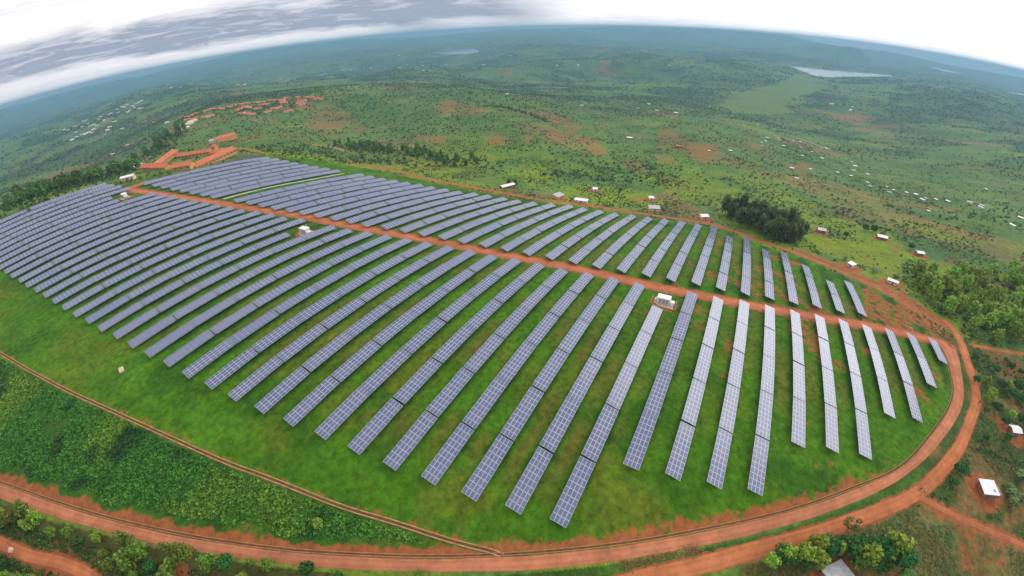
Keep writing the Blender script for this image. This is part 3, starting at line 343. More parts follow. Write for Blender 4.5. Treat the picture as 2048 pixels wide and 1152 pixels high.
FIELD = np.array([(.075, .155, .030), (.10, .19, .035), (.060, .120, .030), (.17, .22, .035), (.125, .15, .045), (.085, .15, .045), (.12, .15, .045), (.055, .115, .035), (.09, .16, .04), (.25, .105, .055), (.095, .17, .04), (.07, .13, .04)])
def ground_colour(x, y):
    r = np.hypot(x, y)
    wx = x + 14 * (fbm(x, y, 60, 31) - .5); wy = y + 14 * (fbm(x, y, 60, 37) - .5)
    b1, e1 = voronoi(wx, wy, 26, 2.4, .5, 5); b2, e2 = voronoi(wx, wy, 75, 2.0, .9, 15); b3, e3 = voronoi(wx, wy, 190, 1.8, .4, 25)
    c1 = FIELD[(b1 * 11.99).astype(int)]; c2 = FIELD[(b2 * 11.99).astype(int)]; c3 = FIELD[(b3 * 11.99).astype(int)]
    w3 = sstep(900, 2500, r)[:, None] * .5; w1 = (1 - sstep(500, 1300, r))[:, None]
    base = c2 * (1 - w3) + c3 * w3
    col = base * (1 - .55 * w1) + c1 * .55 * w1
    mid = np.array((.072, .152, .034)); k = (.35 + .2 * sstep(1200, 4000, r))[:, None]
    col = col * (1 - k) + mid * k
    col *= (.72 + .56 * fbm(x, y, 40, 41, 4))[:, None]
    # woods and fallow on the far hills
    wd = sstep(700, 1700, r)
    col = mixn(col, (.034, .078, .030), wd * sstep(.46, .62, fbm(x, y, 120, 45, 4)) * .75)
    col = mixn(col, (.030, .070, .028), wd * sstep(.47, .66, fbm(x, y, 520, 47, 4)) * .55)
    # wet valley floor
    sx = x + 260 * (fbm(x, y, 170, 33, 3) - .5); sy = y + 260 * (fbm(x, y, 170, 35, 3) - .5)
    m = in_poly(sx, sy, ZONES['swamp']) * (.55 + .5 * fbm(x, y, 120, 36, 3))
    col = mixn(col, (.115, .185, .042), np.clip(m, 0, .85))
    # bright near pasture on the far slope of the solar hill
    past = (1 - sstep(300, 620, r)) * sstep(.36, .6, fbm(x, y, 34, 43, 3)) * (1 - in_poly(x, y, COMP))
    col = mixn(col, (.165, .235, .014), past * .68)
    for z in ('meadow', 'meadow2'):
        col = mixn(col, (.165, .225, .014), in_poly(x, y, ZONES[z]) * .75)
    # grass inside the fence line: bright, dark and straw-coloured patches
    comp = in_poly(x, y, COMP).astype(float)
    g = np.tile(np.array((.052, .146, .0066)), (len(x), 1))
    g = mixn(g, (.030, .096, .006), sstep(.45, .70, fbm(x, y, 11, 51, 4)) * .8)
    g = mixn(g, (.098, .130, .011), sstep(.56, .78, fbm(x, y, 17, 53, 4)) * .8)
    g = mixn(g, (.070, .160, .007), sstep(.55, .8, fbm(x, y, 7, 57, 3)) * .6)
    # between two rows: drip-edge green darkened to paint in the tables' contact shade, worn and straw-coloured down the middle
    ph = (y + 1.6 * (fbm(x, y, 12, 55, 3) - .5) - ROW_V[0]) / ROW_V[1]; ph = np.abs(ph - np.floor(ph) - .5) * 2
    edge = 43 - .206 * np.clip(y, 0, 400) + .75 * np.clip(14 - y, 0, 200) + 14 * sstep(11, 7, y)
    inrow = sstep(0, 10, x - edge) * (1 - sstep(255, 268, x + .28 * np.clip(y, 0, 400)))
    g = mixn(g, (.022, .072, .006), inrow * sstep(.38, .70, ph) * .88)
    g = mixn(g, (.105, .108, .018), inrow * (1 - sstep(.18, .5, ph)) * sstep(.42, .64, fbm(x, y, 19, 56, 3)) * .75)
    left = sstep(110, 190, y) * (1 - sstep(-12, -2, x - edge))
    g = mixn(g, (.115, .150, .012), left * sstep(.35, .6, fbm(x, y, 20, 58, 3)) * .6)
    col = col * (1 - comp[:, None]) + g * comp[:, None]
    sl = in_poly(x, y, ZONES['slope']).astype(float)
    s_ = np.tile(np.array((.034, .105, .011)), (len(x), 1)); s_ = mixn(s_, (.055, .11, .012), sstep(.45, .7, fbm(x, y, 9, 61, 3)))
    col = col * (1 - sl[:, None]) + s_ * sl[:, None]
    for z, cc in (('crop', (.115, .105, .032)), ('crop2', (.11, .085, .03)), ('saplings', (.065, .072, .018)), ('verge', (.045, .10, .014))):
        m = in_poly(x, y, ZONES[z]).astype(float)
        q = np.array(cc) * (.65 + .7 * fbm(x, y, 6, 63, 4))[:, None]
        col = col * (1 - m[:, None]) + q * m[:, None]
    m = in_poly(x, y, ZONES['lawn']).astype(float); col = mixn(col, (.10, .19, .02), m)
    m = in_poly(x, y, ZONES['grey']).astype(float); col = mixn(col, (.075, .085, .085), m * .85)
    # gardens right of the ring road: dark green and bare brown between
    gar = ((x < 190) & (y < -60) & (x > 20)) & (in_poly(x, y, ZONES['crop']) == False) & (in_poly(x, y, ZONES['crop2']) == False) & (comp < .5) & (in_poly(x, y, ZONES['verge']) == False)
    q = np.array((.05, .085, .018)) * np.ones((len(x), 3)); q = mixn(q, (.15, .10, .035), sstep(.45, .62, fbm(x, y, 10, 67, 3)))
    col = np.where(gar[:, None], q, col)
    # bare red earth, 0..1; the material roughens its edge
    soil = np.zeros(len(x))
    nz = fbm(x, y, 9, 71, 4)
    near = r < 520
    if near.any():
        xi, yi = x[near], y[near]; c_ = comp[near]; n_ = nz[near]; sl_ = sl[near]
        s = np.zeros(len(xi))
        dr = road_dist(xi, yi, ['ring_in'])
        fade = (.25 + .75 * (1 - sstep(40, 130, yi))) * (.12 + .88 * sstep(-85, -30, yi))
        s = np.maximum(s, (1 - sstep(1.0, 8.0 * (.3 + n_), dr)) * c_ * (.2 + .5 * fade))
        ddr = road_dist(xi, yi, ['drain']); s = np.maximum(s, (1 - sstep(1.0, 6.0 * n_, ddr)) * c_ * .42)
        s = np.maximum(s, (1 - sstep(1.0, 6.5 * (.2 + n_ * 1.2), dr)) * sl_ * .8)
        do = road_dist(xi, yi, ['outer', 'branch', 'lowleft', 'right']); s = np.maximum(s, (1 - sstep(1.6, 3.0, do)) * .75)
        dm = road_dist(xi, yi, ['mid', 'top']); s = np.maximum(s, (1 - sstep(3.0, 5.0, dm)) * 1.0)
        dp = road_dist(xi, yi, ['perim', 'perim2', 'upper']); s = np.maximum(s, (1 - sstep(2.0, 4.5, dp)) * .9)
        right = sstep(60, -60, yi)
        right = right * sstep(105, 140, xi)
        s = np.maximum(s, sstep(.58 - .08 * right, .76 - .08 * right, fbm(xi, yi, 13, 73, 3)) * c_ * (.36 + .22 * right) * sstep(40, 90, xi))
        fl = sstep(180, 230, yi) * (1 - sstep(-16, -5, xi - (41 - .206 * yi))) * c_
        s = np.maximum(s, fl * sstep(.4, .6, fbm(xi, yi, 18, 75, 3)) * .8)
        cr = in_poly(xi, yi, ZONES['crop']) * 1.0
        s = np.maximum(s, cr * sstep(.55, .75, fbm(xi, yi, 11, 77, 3)) * .5)
        sp = in_poly(xi, yi, ZONES['saplings']) * 1.0
        s = np.maximum(s, sp * sstep(.5, .68, fbm(xi, yi, 9, 79, 3)) * .8)
        for hx, hy in HUTS: s = np.maximum(s, (1 - sstep(4, 7, np.hypot(xi - hx, yi - hy))) * .75)
        for h in NEAR_HOUSES: s = np.maximum(s, (1 - sstep(5, 9, np.hypot(xi - h[0], yi - h[1]))) * .75)
        soil[near] = s
    for iz, z in enumerate(ZONES['reds']):
        p = np.array(z); c0 = p.mean(0); R = np.hypot(*(p - c0).T).max()
        m = np.hypot(x - c0[0], y - c0[1]) < R * 1.2
        if m.any():
            inn = in_poly(x[m] + (fbm(x[m], y[m], R * .6, 81) - .5) * R * .7, y[m] + (fbm(x[m], y[m], R * .6, 83) - .5) * R * .7, z)
            soil[m] = np.maximum(soil[m], inn * (.58 if iz >= len(ZONES['reds']) - 2 else .50))
    return col, soil

def build_ground():
    az = np.r_[np.radians(np.arange(-62, 118, .3)), np.radians(np.arange(118, 298, 3.0))]
    rr = np.r_[4.0, np.geomspace(8, 18800, 640)]
    A, Rr = np.meshgrid(az, rr); x = (Rr * np.cos(A)).ravel(); y = (Rr * np.sin(A)).ravel()
    z = ground_z(x, y)
    V = np.c_[x, y, z]; na = len(az); nr = len(rr)
    i = np.arange(nr - 1)[:, None] * na; j = np.arange(na)[None, :]; j2 = (j + 1) % na
    F = np.stack([i + j, i + na + j, i + na + j2, i + j2], -1).reshape(-1, 4)
    V = np.vstack([V, [0, 0, gz(0, 0)]]); c = len(V) - 1
    x = V[:, 0]; y = V[:, 1]
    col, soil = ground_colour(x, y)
    m, t, b = new_mat('earth_and_grass'); L = t.links.new
    at = N(t, 'ShaderNodeAttribute', attribute_name='tint'); so = N(t, 'ShaderNodeAttribute', attribute_name='soil')
    tc = N(t, 'ShaderNodeTexCoord')
    def nz(scale, det=4, rough=.6):
        n = N(t, 'ShaderNodeTexNoise'); L(tc.outputs['Object'], n.inputs['Vector']); n.inputs['Scale'].default_value = scale
        n.inputs['Detail'].default_value = det; n.inputs['Roughness'].default_value = rough; return n.outputs['Fac']
    def mr(v, a, b_, c_, d_):
        n = N(t, 'ShaderNodeMapRange'); L(v, n.inputs[0])
        for k, q in enumerate((a, b_, c_, d_)): n.inputs[k + 1].default_value = q
        return n.outputs[0]
    def mth(op, a, b_):
        n = N(t, 'ShaderNodeMath', operation=op)
        for k, q in enumerate((a, b_)):
            if isinstance(q, (int, float)): n.inputs[k].default_value = q
            else: L(q, n.inputs[k])
        return n.outputs[0]
    fine = nz(.55, 8, .68); mid = nz(.09, 5)
    k = mth('MULTIPLY', mr(fine, .28, .72, .48, 1.55), mr(mid, .3, .7, .8, 1.2))
    sc = N(t, 'ShaderNodeVectorMath', operation='SCALE'); L(at.outputs['Color'], sc.inputs[0]); L(k, sc.inputs['Scale'])
    # tufts lean towards olive here and there
    ol = N(t, 'ShaderNodeMix', data_type='RGBA', blend_type='MULTIPLY'); L(mr(nz(.2, 6), .5, .7, 0, .7), ol.inputs[0]); L(sc.outputs[0], ol.inputs[6]); ol.inputs[7].default_value = (1.35, 1.02, .9, 1)
    sf = mr(mth('ADD', so.outputs['Fac'], mth('MULTIPLY', mth('SUBTRACT', nz(.35, 6, .65), .5), 1.5)), .42, .62, 0, 1)
    sf = mth('MULTIPLY', sf, mr(so.outputs['Fac'], .04, .22, 0, 1))
    sm = N(t, 'ShaderNodeVectorMath', operation='SCALE'); sm.inputs[0].default_value = (.30, .092, .036); L(mr(fine, .25, .75, .6, 1.4), sm.inputs['Scale'])
    mx = N(t, 'ShaderNodeMix', data_type='RGBA'); L(mth('MULTIPLY', sf, .9), mx.inputs[0]); L(ol.outputs[2], mx.inputs[6]); L(sm.outputs[0], mx.inputs[7])
    L(mx.outputs[2], b.inputs['Base Color']); b.inputs['Roughness'].default_value = .95; b.inputs['Specular IOR Level'].default_value = .1
    bp = N(t, 'ShaderNodeBump'); bp.inputs['Strength'].default_value = .55; bp.inputs['Distance'].default_value = .6; L(nz(.8, 6, .7), bp.inputs['Height']); L(bp.outputs[0], b.inputs['Normal'])
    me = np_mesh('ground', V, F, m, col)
    # the small cap under the camera
    a = me.attributes.new('soil', 'FLOAT', 'POINT'); a.data.foreach_set('value', soil.astype(np.float32))
    me.polygons.foreach_set('use_smooth', np.ones(len(me.polygons), bool))
    o = link('ground', me); o['kind'] = 'structure'
    capv = [tuple(V[c])] + [tuple(V[q]) for q in range(na)]
    return o
ground = build_ground()

# ------------------------------------------------------------------ water
def build_water():
    m, t, b = new_mat('lake_water'); L = t.links.new
    b.inputs['Base Color'].default_value = (.30, .30, .30, 1); b.inputs['Roughness'].default_value = .08; b.inputs['Specular IOR Level'].default_value = .6
    tc = N(t, 'ShaderNodeTexCoord'); n = N(t, 'ShaderNodeTexNoise'); L(tc.outputs['Object'], n.inputs['Vector']); n.inputs['Scale'].default_value = .05
    bp = N(t, 'ShaderNodeBump'); bp.inputs['Strength'].default_value = .08; L(n.outputs['Fac'], bp.inputs['Height']); L(bp.outputs[0], b.inputs['Normal'])
    for poly, zl in LAKES:
        p = smooth_line(poly + [poly[0]], 30)[:-1]
        o = MB().add([(x, y, zl) for x, y in p], [tuple(range(len(p)))]).build('lake', m); o['kind'] = 'structure'
build_water()

# ------------------------------------------------------------------ dirt roads and drains
def dirt_mat(name, col, var=.25):
    m, t, b = new_mat(name); L = t.links.new
    tc = N(t, 'ShaderNodeTexCoord')
    def nz(s, d=5, r=.6):
        n = N(t, 'ShaderNodeTexNoise'); L(tc.outputs['Object'], n.inputs['Vector']); n.inputs['Scale'].default_value = s; n.inputs['Detail'].default_value = d; n.inputs['Roughness'].default_value = r; return n.outputs['Fac']
    at = N(t, 'ShaderNodeAttribute', attribute_name='tint')
    mr = N(t, 'ShaderNodeMapRange'); L(nz(.25, 8, .68), mr.inputs[0]); mr.inputs[1].default_value = .3; mr.inputs[2].default_value = .7; mr.inputs[3].default_value = 1 - var; mr.inputs[4].default_value = 1 + var
    sc = N(t, 'ShaderNodeVectorMath', operation='SCALE'); L(at.outputs['Color'], sc.inputs[0]); L(mr.outputs[0], sc.inputs['Scale'])
    mxd = N(t, 'ShaderNodeMix', data_type='RGBA', blend_type='MULTIPLY'); rr_ = N(t, 'ShaderNodeMapRange'); L(nz(.11, 7, .7), rr_.inputs[0]); rr_.inputs[1].default_value = .45; rr_.inputs[2].default_value = .68; rr_.inputs[4].default_value = .75
    L(rr_.outputs[0], mxd.inputs[0]); L(sc.outputs[0], mxd.inputs[6]); mxd.inputs[7].default_value = (.72, .78, .80, 1)
    L(mxd.outputs[2], b.inputs['Base Color']); b.inputs['Roughness'].default_value = .95; b.inputs['Specular IOR Level'].default_value = .1
    bp = N(t, 'ShaderNodeBump'); bp.inputs['Strength'].default_value = .6; bp.inputs['Distance'].default_value = .1; L(nz(1.6, 6), bp.inputs['Height']); L(bp.outputs[0], b.inputs['Normal'])
    return m
DIRT = dirt_mat('red_dirt', None)
def offs(l):
    d = np.gradient(l, axis=0); d /= np.hypot(*d.T)[:, None] + 1e-9
    return np.c_[-d[:, 1], d[:, 0]]
def road(name, left, right, col, lift=.10, ruts=True, wob=.5, seed=0):
    n = len(left); k = 9
    w = np.hypot(*(left - right).T).mean()
    nl = (fbm(left[:, 0], left[:, 1], 13, 90 + seed, 3) - .5) * 2 * wob; nr = (fbm(right[:, 0], right[:, 1], 13, 95 + seed, 3) - .5) * 2 * wob
    V = []; T = []
    for q in range(k):
        f = q / (k - 1)
        P = left * (1 - f) + right * f
        e = offs(left)
        P = P + e * ((1 - f) * nl + f * nr)[:, None]
        z = ground_z(P[:, 0], P[:, 1]) + lift - (.09 if q in (0, k - 1) else 0)
        rut = 1.0
        c = np.tile(np.array(col), (n, 1)) * (.86 + .28 * fbm(P[:, 0], P[:, 1], 9, 97 + seed, 3))[:, None]
        if ruts and q in (2, 6): c = c * .84 + np.array((.08, .035, .02)) * .1
        if ruts and q == 4: c = c * 1.05
        if q in (0, k - 1): c = c * .8
        V.append(np.c_[P, z]); T.append(c)
    V = np.stack(V, 1).reshape(-1, 3); T = np.stack(T, 1).reshape(-1, 3)
    i = np.arange(n - 1)[:, None] * k; j = np.arange(k - 1)[None, :]
    F = np.stack([i + j, i + j + 1, i + k + j + 1, i + k + j], -1).reshape(-1, 4)
    me = np_mesh(name, V, F, DIRT, T)
    if (me.polygons[0].normal.z < 0): me.flip_normals()
    me.polygons.foreach_set('use_smooth', np.ones(len(F), bool))
    o = link(name, me); o['kind'] = 'structure'; return o
def strip(name, line, width, col, **kw):
    l = RL[line]; e = offs(l) * width / 2
    return road(name, l + e, l - e, col, **kw)
def build_roads():
    a = smooth_line(ROADS['ring_in'], 2.0); b = smooth_line(ROADS['ring_out'], 2.0)
    n = len(a); t = np.linspace(0, 1, n); tb = np.linspace(0, 1, len(b))
    # match the outer edge to the nearest outer point so the strip does not shear
    bb = b[[int(np.argmin(np.hypot(*(b - p).T))) for p in a]]
    for _ in range(3): bb[1:-1] = (bb[:-2] + bb[1:-1] * 2 + bb[2:]) / 4
    road('ring_road', a, bb, (.46, .175, .088), wob=.25, seed=1)
    strip('dirt_road', 'outer', 3.6, (.46, .160, .064), seed=2)
    strip('footpath', 'branch', 2.2, (.38, .13, .06), ruts=False, seed=3)
    strip('dirt_road', 'lowleft', 3.0, (.45, .155, .065), seed=4)
    strip('dirt_road', 'mid', 5.2, (.44, .145, .064), wob=.45, seed=5)
    strip('dirt_road', 'top', 4.5, (.42, .15, .07), seed=6)
    strip('dirt_track', 'perim', 4.0, (.37, .125, .05), wob=.8, seed=7)
    strip('dirt_track', 'perim2', 2.6, (.33, .11, .05), wob=.8, lift=.13, seed=8)
    strip('dirt_track', 'upper', 5.0, (.42, .17, .08), seed=9)
    strip('footpath', 'right', 2.2, (.33, .15, .05), ruts=False, seed=10)
    strip('footpath', 'hillpath', 5.0, (.40, .33, .27), ruts=False, seed=11)
    strip('concrete_path', 'strip', 1.7, (.42, .46, .32), ruts=False, wob=.1, seed=12)
build_roads()
M_DRAIN = mat('drain_mortar', (.42, .22, .10), .9, .1, var=.3, scale=.6)
M_DRAINBED = mat('drain_bed', (.11, .055, .03), .95, .1, var=.3, scale=.8)
def channel(name, line, half, wall, height):
    """an open drain: two raised mortar lips and a floor between them"""
    n = len(line); e = offs(line)
    prof = [(-half - wall, -.25, 0), (-half - wall, height, 0), (-half, height, 0), (-half, .03, 1), (half, .03, 0), (half, height, 0), (half + wall, height, 0), (half + wall, -.25, 0)]
    V = []; zc = ground_z(line[:, 0], line[:, 1])
    for p in prof:
        P = line + e * p[0]; V.append(np.c_[P, zc + p[1]])
    V = np.stack(V, 1).reshape(-1, 3); k = len(prof); F = []; M = []
    for i in range(n - 1):
        for j in range(k - 1):
            F.append((i * k + j, i * k + j + 1, (i + 1) * k + j + 1, (i + 1) * k + j)); M.append(1 if j == 3 else 0)
    me = np_mesh(name, V, F, [M_DRAIN, M_DRAINBED]); me.polygons.foreach_set('material_index', M)
    bm = bmesh.new(); bm.from_mesh(me); bmesh.ops.recalc_face_normals(bm, faces=bm.faces); bm.to_mesh(me); bm.free()
    o = link(name, me); o['kind'] = 'structure'; return o
channel('drain_channel', smooth_line(ROADS['drain'], 2), .32, .24, .10)
_ri = smooth_line(ROADS['ring_in'], 2); channel('drain_channel', _ri + offs(_ri) * .5, .26, .10, .14)
_mi = RL['mid']; channel('drain_channel', _mi - offs(_mi) * -3.6, .25, .18, .16)

# ------------------------------------------------------------------ solar panel rows
def panel_mats():
    m, t, b = new_mat('panel_glass'); L = t.links.new
    tc = N(t, 'ShaderNodeTexCoord'); oi = N(t, 'ShaderNodeObjectInfo')
    n = N(t, 'ShaderNodeTexNoise'); L(tc.outputs['Object'], n.inputs['Vector']); n.inputs['Scale'].default_value = 1.3; n.inputs['Detail'].default_value = 3
    gi = N(t, 'ShaderNodeNewGeometry')
    a = N(t, 'ShaderNodeMath', operation='ADD'); L(n.outputs['Fac'], a.inputs[0]); L(oi.outputs['Random'], a.inputs[1])
    a2 = N(t, 'ShaderNodeMath', operation='ADD'); L(a.outputs[0], a2.inputs[0]); L(gi.outputs['Random Per Island'], a2.inputs[1])
    mr = N(t, 'ShaderNodeMapRange'); L(a2.outputs[0], mr.inputs[0]); mr.inputs[1].default_value = .4; mr.inputs[2].default_value = 2.2
    cr = N(t, 'ShaderNodeMix', data_type='RGBA'); L(mr.outputs[0], cr.inputs[0]); cr.inputs[6].default_value = (.052, .086, .20, 1); cr.inputs[7].default_value = (.105, .120, .215, 1)
    L(cr.outputs[2], b.inputs['Base Color']); b.inputs['Roughness'].default_value = .17; b.inputs['IOR'].default_value = 1.55; b.inputs['Specular IOR Level'].default_value = .5
    f = mat('panel_frame', (.60, .62, .67), .4, .5, metal=.25, var=.06)
    s = mat('galvanised_steel', (.36, .38, .38), .5, .5, metal=.5, var=.15)
    return m, f, s
M_GLASS, M_FRAME, M_STEEL = panel_mats()
MOD_L, MOD_W, TLEN, TWID = 1.66, .99, 16.78, 4.05
def module(mb, cx, cy, z=0.0):
    x, y, h, w = MOD_L / 2 - .008, MOD_W / 2 - .008, .035, .040
    c = lambda px, py, pz: (cx + px, cy + py, z + pz)
    xi, yi = x - w, y - w
    vs = [c(-x, -y, h), c(x, -y, h), c(x, y, h), c(-x, y, h), c(-xi, -yi, h), c(xi, -yi, h), c(xi, yi, h), c(-xi, yi, h), c(-x, -y, 0), c(x, -y, 0), c(x, y, 0), c(-x, y, 0)]
    mb.add(vs, [(0, 1, 5, 4), (1, 2, 6, 5), (2, 3, 7, 6), (3, 0, 4, 7), (8, 9, 1, 0), (9, 10, 2, 1), (10, 11, 3, 2), (11, 8, 0, 3), (8, 11, 10, 9)], 0)
    g = .003
    mb.add([c(-xi, -yi, h - g), c(xi, -yi, h - g), c(xi, yi, h - g), c(-xi, yi, h - g)], [(0, 1, 2, 3)], 1)
MOD_POS = [(-TLEN / 2 + MOD_L / 2 + (TLEN - MOD_L) / 9 * i, -TWID / 2 + MOD_W / 2 + (TWID - MOD_W) / 3 * j) for i in range(10) for j in range(4)]
def build_panels():
    mb = MB(); module(mb, 0, 0); one = mb.mesh('solar_panel', [M_FRAME, M_GLASS])
    mb = MB()
    for p in MOD_POS: module(mb, *p)
    field = mb.mesh('panel_field', [M_FRAME, M_GLASS])
    mb = MB()                                             # rafters, purlins and posts of one table, in the tilted frame of the table
    for y in (-1.55, -.52, .52, 1.55): mb.box((0, y, -.06), (TLEN - .1, .06, .09))
    ta = TILT
    for k in range(5):
        x = -TLEN / 2 + 1.2 + (TLEN - 2.4) / 4 * k
        mb.box((x, 0, -.15), (.08, 3.7, .09))
        for y in (-.75, .75):
            L_ = 1.75 + y * math.sin(ta)
            # posts hang plumb: tilt them back by the table's tilt
            mb.tube((x, y, -.15), (x, y - L_ * math.sin(ta), -.15 - L_ * math.cos(ta)), .055, n=5)
    frame = mb.mesh('panel_table', M_STEEL)
    jit = random.Random(3)
    cx, cy, cz = 0, 0, CAM_H
    def row(i, a, b, tilt, label, group):
        v = ROW_V[0] + ROW_V[1] * i
        if i in (11,) and a < 100: tilt = math.radians(2.0)
        n = max(1, round((b - a) / 17.25)); pitch = (b - a) / n
        r = thing('solar_panel_row', label, 'solar panel row', ((a + b) / 2, v, gz((a + b) / 2, v)), 0, group)
        base = Matrix.Translation(r.location).inverted()
        for k in range(n):
            sc = (pitch - (.26, .62, .3, .5, .26, .34, .7)[(k * 3 + i) % 7]) / TLEN
            u0, u1 = a + pitch * k + .2, a + pitch * (k + 1) - .2
            z0, z1 = gz(u0, v), gz(u1, v)
            ex = Vector((u1 - u0, 0, z1 - z0)).normalized()
            tl = tilt + math.radians(jit.gauss(0, .8))
            ey = Vector((0, math.cos(tl), math.sin(tl))); ez = ex.cross(ey).normalized(); ey = ez.cross(ex)
            c = Vector(((u0 + u1) / 2, v, (z0 + z1) / 2 + 1.6 + jit.gauss(0, .05)))
            zm = gz(c.x, v) + 1.25
            if c.z < zm: c.z = zm
            M = Matrix(((ex.x * sc, ey.x, ez.x, c.x), (ex.y * sc, ey.y, ez.y, c.y), (ex.z * sc, ey.z, ez.z, c.z), (0, 0, 0, 1)))
            t = link('panel_table', frame, r); t.matrix_local = base @ M
            if (c - Vector((cx, cy, cz))).length < 128:
                for p in MOD_POS:
                    q = link('solar_panel', one, t); q.location = (p[0], p[1], 0)
            else:
                q = link('panel_field', field, t); q['kind'] = 'stuff'
    G1, G2 = 'solar panel rows in the front block', 'solar panel rows in the back block'
    # the tables lean a little more on the far side of the hill
    lowtilt = lambda i: TILT + math.radians(max(0, i - 25) * .25)
    uptilt = lambda i: TILT + math.radians(min(9.0, max(0, i - 8) * .42))
    for i, a, b in LOW_ROWS:
        if i == 12: lb = 'pale blue panel row of the front block cut short by the nearest white hut'
        elif i == 11: lb = 'flat-lying darker blue panel row just right of the nearest white hut'
        elif i == 1: lb = 'shortest front-block panel row, at the bend of the ring road on the right'
        elif i < 11: lb = 'front-block panel row, %s to the right of the flat dark blue row' % nth(11 - i)
        elif i < 28: lb = 'front-block panel row, %s to the left of the row ending at the nearest hut' % nth(i - 12)
        elif i == 28: lb = 'front-block panel row stopping short at the middle white hut'
        elif i < HUT_ROW - 1: lb = 'front-block panel row, %s beyond the row that stops at the middle hut' % nth(i - 28)
        elif i == HUT_ROW - 1: lb = 'front-block panel row stopping just this side of the farthest white hut'
        elif i == HUT_ROW: lb = 'front-block panel row stopping at the wall of the farthest white hut'
        else: lb = 'front-block panel row on the hill brow, %s beyond the farthest white hut' % nth(i - HUT_ROW)
        row(i, a, b, lowtilt(i), lb, G1)
    for i, a, b in UP_ROWS:
        if i == 4: lb = 'last panel row of the back block, nearest the bare red corner'
        elif i < 20: lb = 'back-block panel row, %s to the left of the one by the red corner' % nth(i - 4)
        elif i == PATH_ROW - 1: lb = 'back-block panel row bordering the pale concrete path on its right'
        elif i < PATH_ROW: lb = 'back-block panel row, %s to the right of the pale concrete path' % nth(PATH_ROW - i)
        elif i == PATH_ROW + 1: lb = 'back-block panel row bordering the pale concrete path on its left'
        elif i == UP_ROWS[-1][0]: lb = 'farthest back-block panel row, below the orange-roofed school'
        else: lb = 'back-block panel row, %s beyond the pale concrete path' % nth(i - PATH_ROW)
        row(i, a, b, uptilt(i), lb, G2)
build_panels()

# ------------------------------------------------------------------ buildings
M_WHITE = mat('white_paint', (.78, .76, .74), .55, .4, var=.08, scale=1.2)
M_TIN = mat('bright_tin_roof', (.78, .77, .78), .38, .6, metal=.0, var=.12, scale=.7)
M_TINGREY = mat('weathered_tin_roof', (.42, .42, .43), .5, .5, metal=.2, var=.25, scale=.7)
M_RUST = mat('rusty_tin_roof', (.30, .17, .12), .7, .3, var=.3, scale=.8)
M_TILE = mat('orange_tile_roof', (.52, .140, .066), .75, .25, var=.22, scale=1.2)
M_TILEPINK = mat('faded_red_roof', (.62, .17, .12), .75, .25, var=.22, scale=1.0)
M_MUD = mat('mud_wall', (.28, .12, .065), .9, .15, var=.25, scale=1.0)
M_OCHRE = mat('ochre_plaster', (.62, .34, .12), .85, .2, var=.15, scale=.8)
M_CREAM = mat('cream_plaster', (.62, .54, .40), .85, .2, var=.15, scale=.8)
M_DARK = mat('dark_opening', (.03, .025, .022), .6, .3, var=.1)
M_DOORB = mat('blue_door', (.07, .12, .22), .6, .4, var=.1)
M_GREY = mat('grey_louvre', (.30, .30, .33), .6, .4, var=.1, scale=3)
M_CONC = mat('concrete', (.42, .36, .30), .9, .2, var=.2, scale=.8)
M_EARTHKERB = mat('earth_kerb', (.36, .20, .09), .95, .1, var=.3, scale=1.0)
def house_parts(L, W, h, rise, over=.45, mono=False):
    """walls with gables, and a two-slope (or single-slope) sheet roof with thickness"""
    w = MB(); x, y = L / 2, W / 2; d = -.8
    if mono:
        vs = [(-x, -y, d), (x, -y, d), (x, y, d), (-x, y, d), (-x, -y, h), (x, -y, h), (x, y, h + rise), (-x, y, h + rise)]
        w.add(vs, [(0, 1, 5, 4), (1, 2, 6, 5), (2, 3, 7, 6), (3, 0, 4, 7), (4, 5, 6, 7)])
    else:
        vs = [(-x, -y, d), (x, -y, d), (x, y, d), (-x, y, d), (-x, -y, h), (x, -y, h), (x, y, h), (-x, y, h), (-x, 0, h + rise), (x, 0, h + rise)]
        w.add(vs, [(0, 1, 5, 4), (2, 3, 7, 6), (1, 2, 6, 9, 5), (3, 0, 4, 8, 7), (4, 5, 9, 8), (6, 7, 8, 9)])
    r = MB(); X = x + over; th = .10
    if mono:
        s = rise / W; a = (y + over)
        z0, z1 = h + .03 - over * s, h + rise + .03 + over * s
        vs = [(-X, -a, z0), (X, -a, z0), (X, a, z1), (-X, a, z1)]; vs += [(p[0], p[1], p[2] + th) for p in vs]
        r.add(vs, [(0, 3, 2, 1), (4, 5, 6, 7), (0, 1, 5, 4), (1, 2, 6, 5), (2, 3, 7, 6), (3, 0, 4, 7)])
    else:
        s = rise / y; z0 = h + .03 - over * s; zt = h + rise + .03; a = y + over
        vs = [(-X, -a, z0), (X, -a, z0), (X, 0, zt), (-X, 0, zt), (X, a, z0), (-X, a, z0)]; vs += [(p[0], p[1], p[2] + th) for p in vs]
        r.add(vs, [(0, 3, 2, 1), (3, 5, 4, 2), (6, 7, 8, 9), (9, 8, 10, 11), (0, 1, 7, 6), (4, 5, 11, 10), (1, 2, 8, 7), (2, 4, 10, 8), (3, 0, 6, 9), (5, 3, 9, 11)])
    return w, r
def corrugate(mb, L, W, h, rise, over, mono):
    """raised sheet ribs running down the slope"""
    y = W / 2; n = int((L + 2 * over) / .45)
    for k in range(n + 1):
        x = -L / 2 - over + (L + 2 * over) * k / n
        if mono:
            s = rise / W; a = y + over
            mb.tube((x, -a, h + .14 - over * s), (x, a, h + rise + .14 + over * s), .035, n=4)
        else:
            s = rise / y; a = y + over
            for sg in (-1, 1): mb.tube((x, sg * a, h + .14 - over * s), (x, 0, h + rise + .14), .035, n=4)
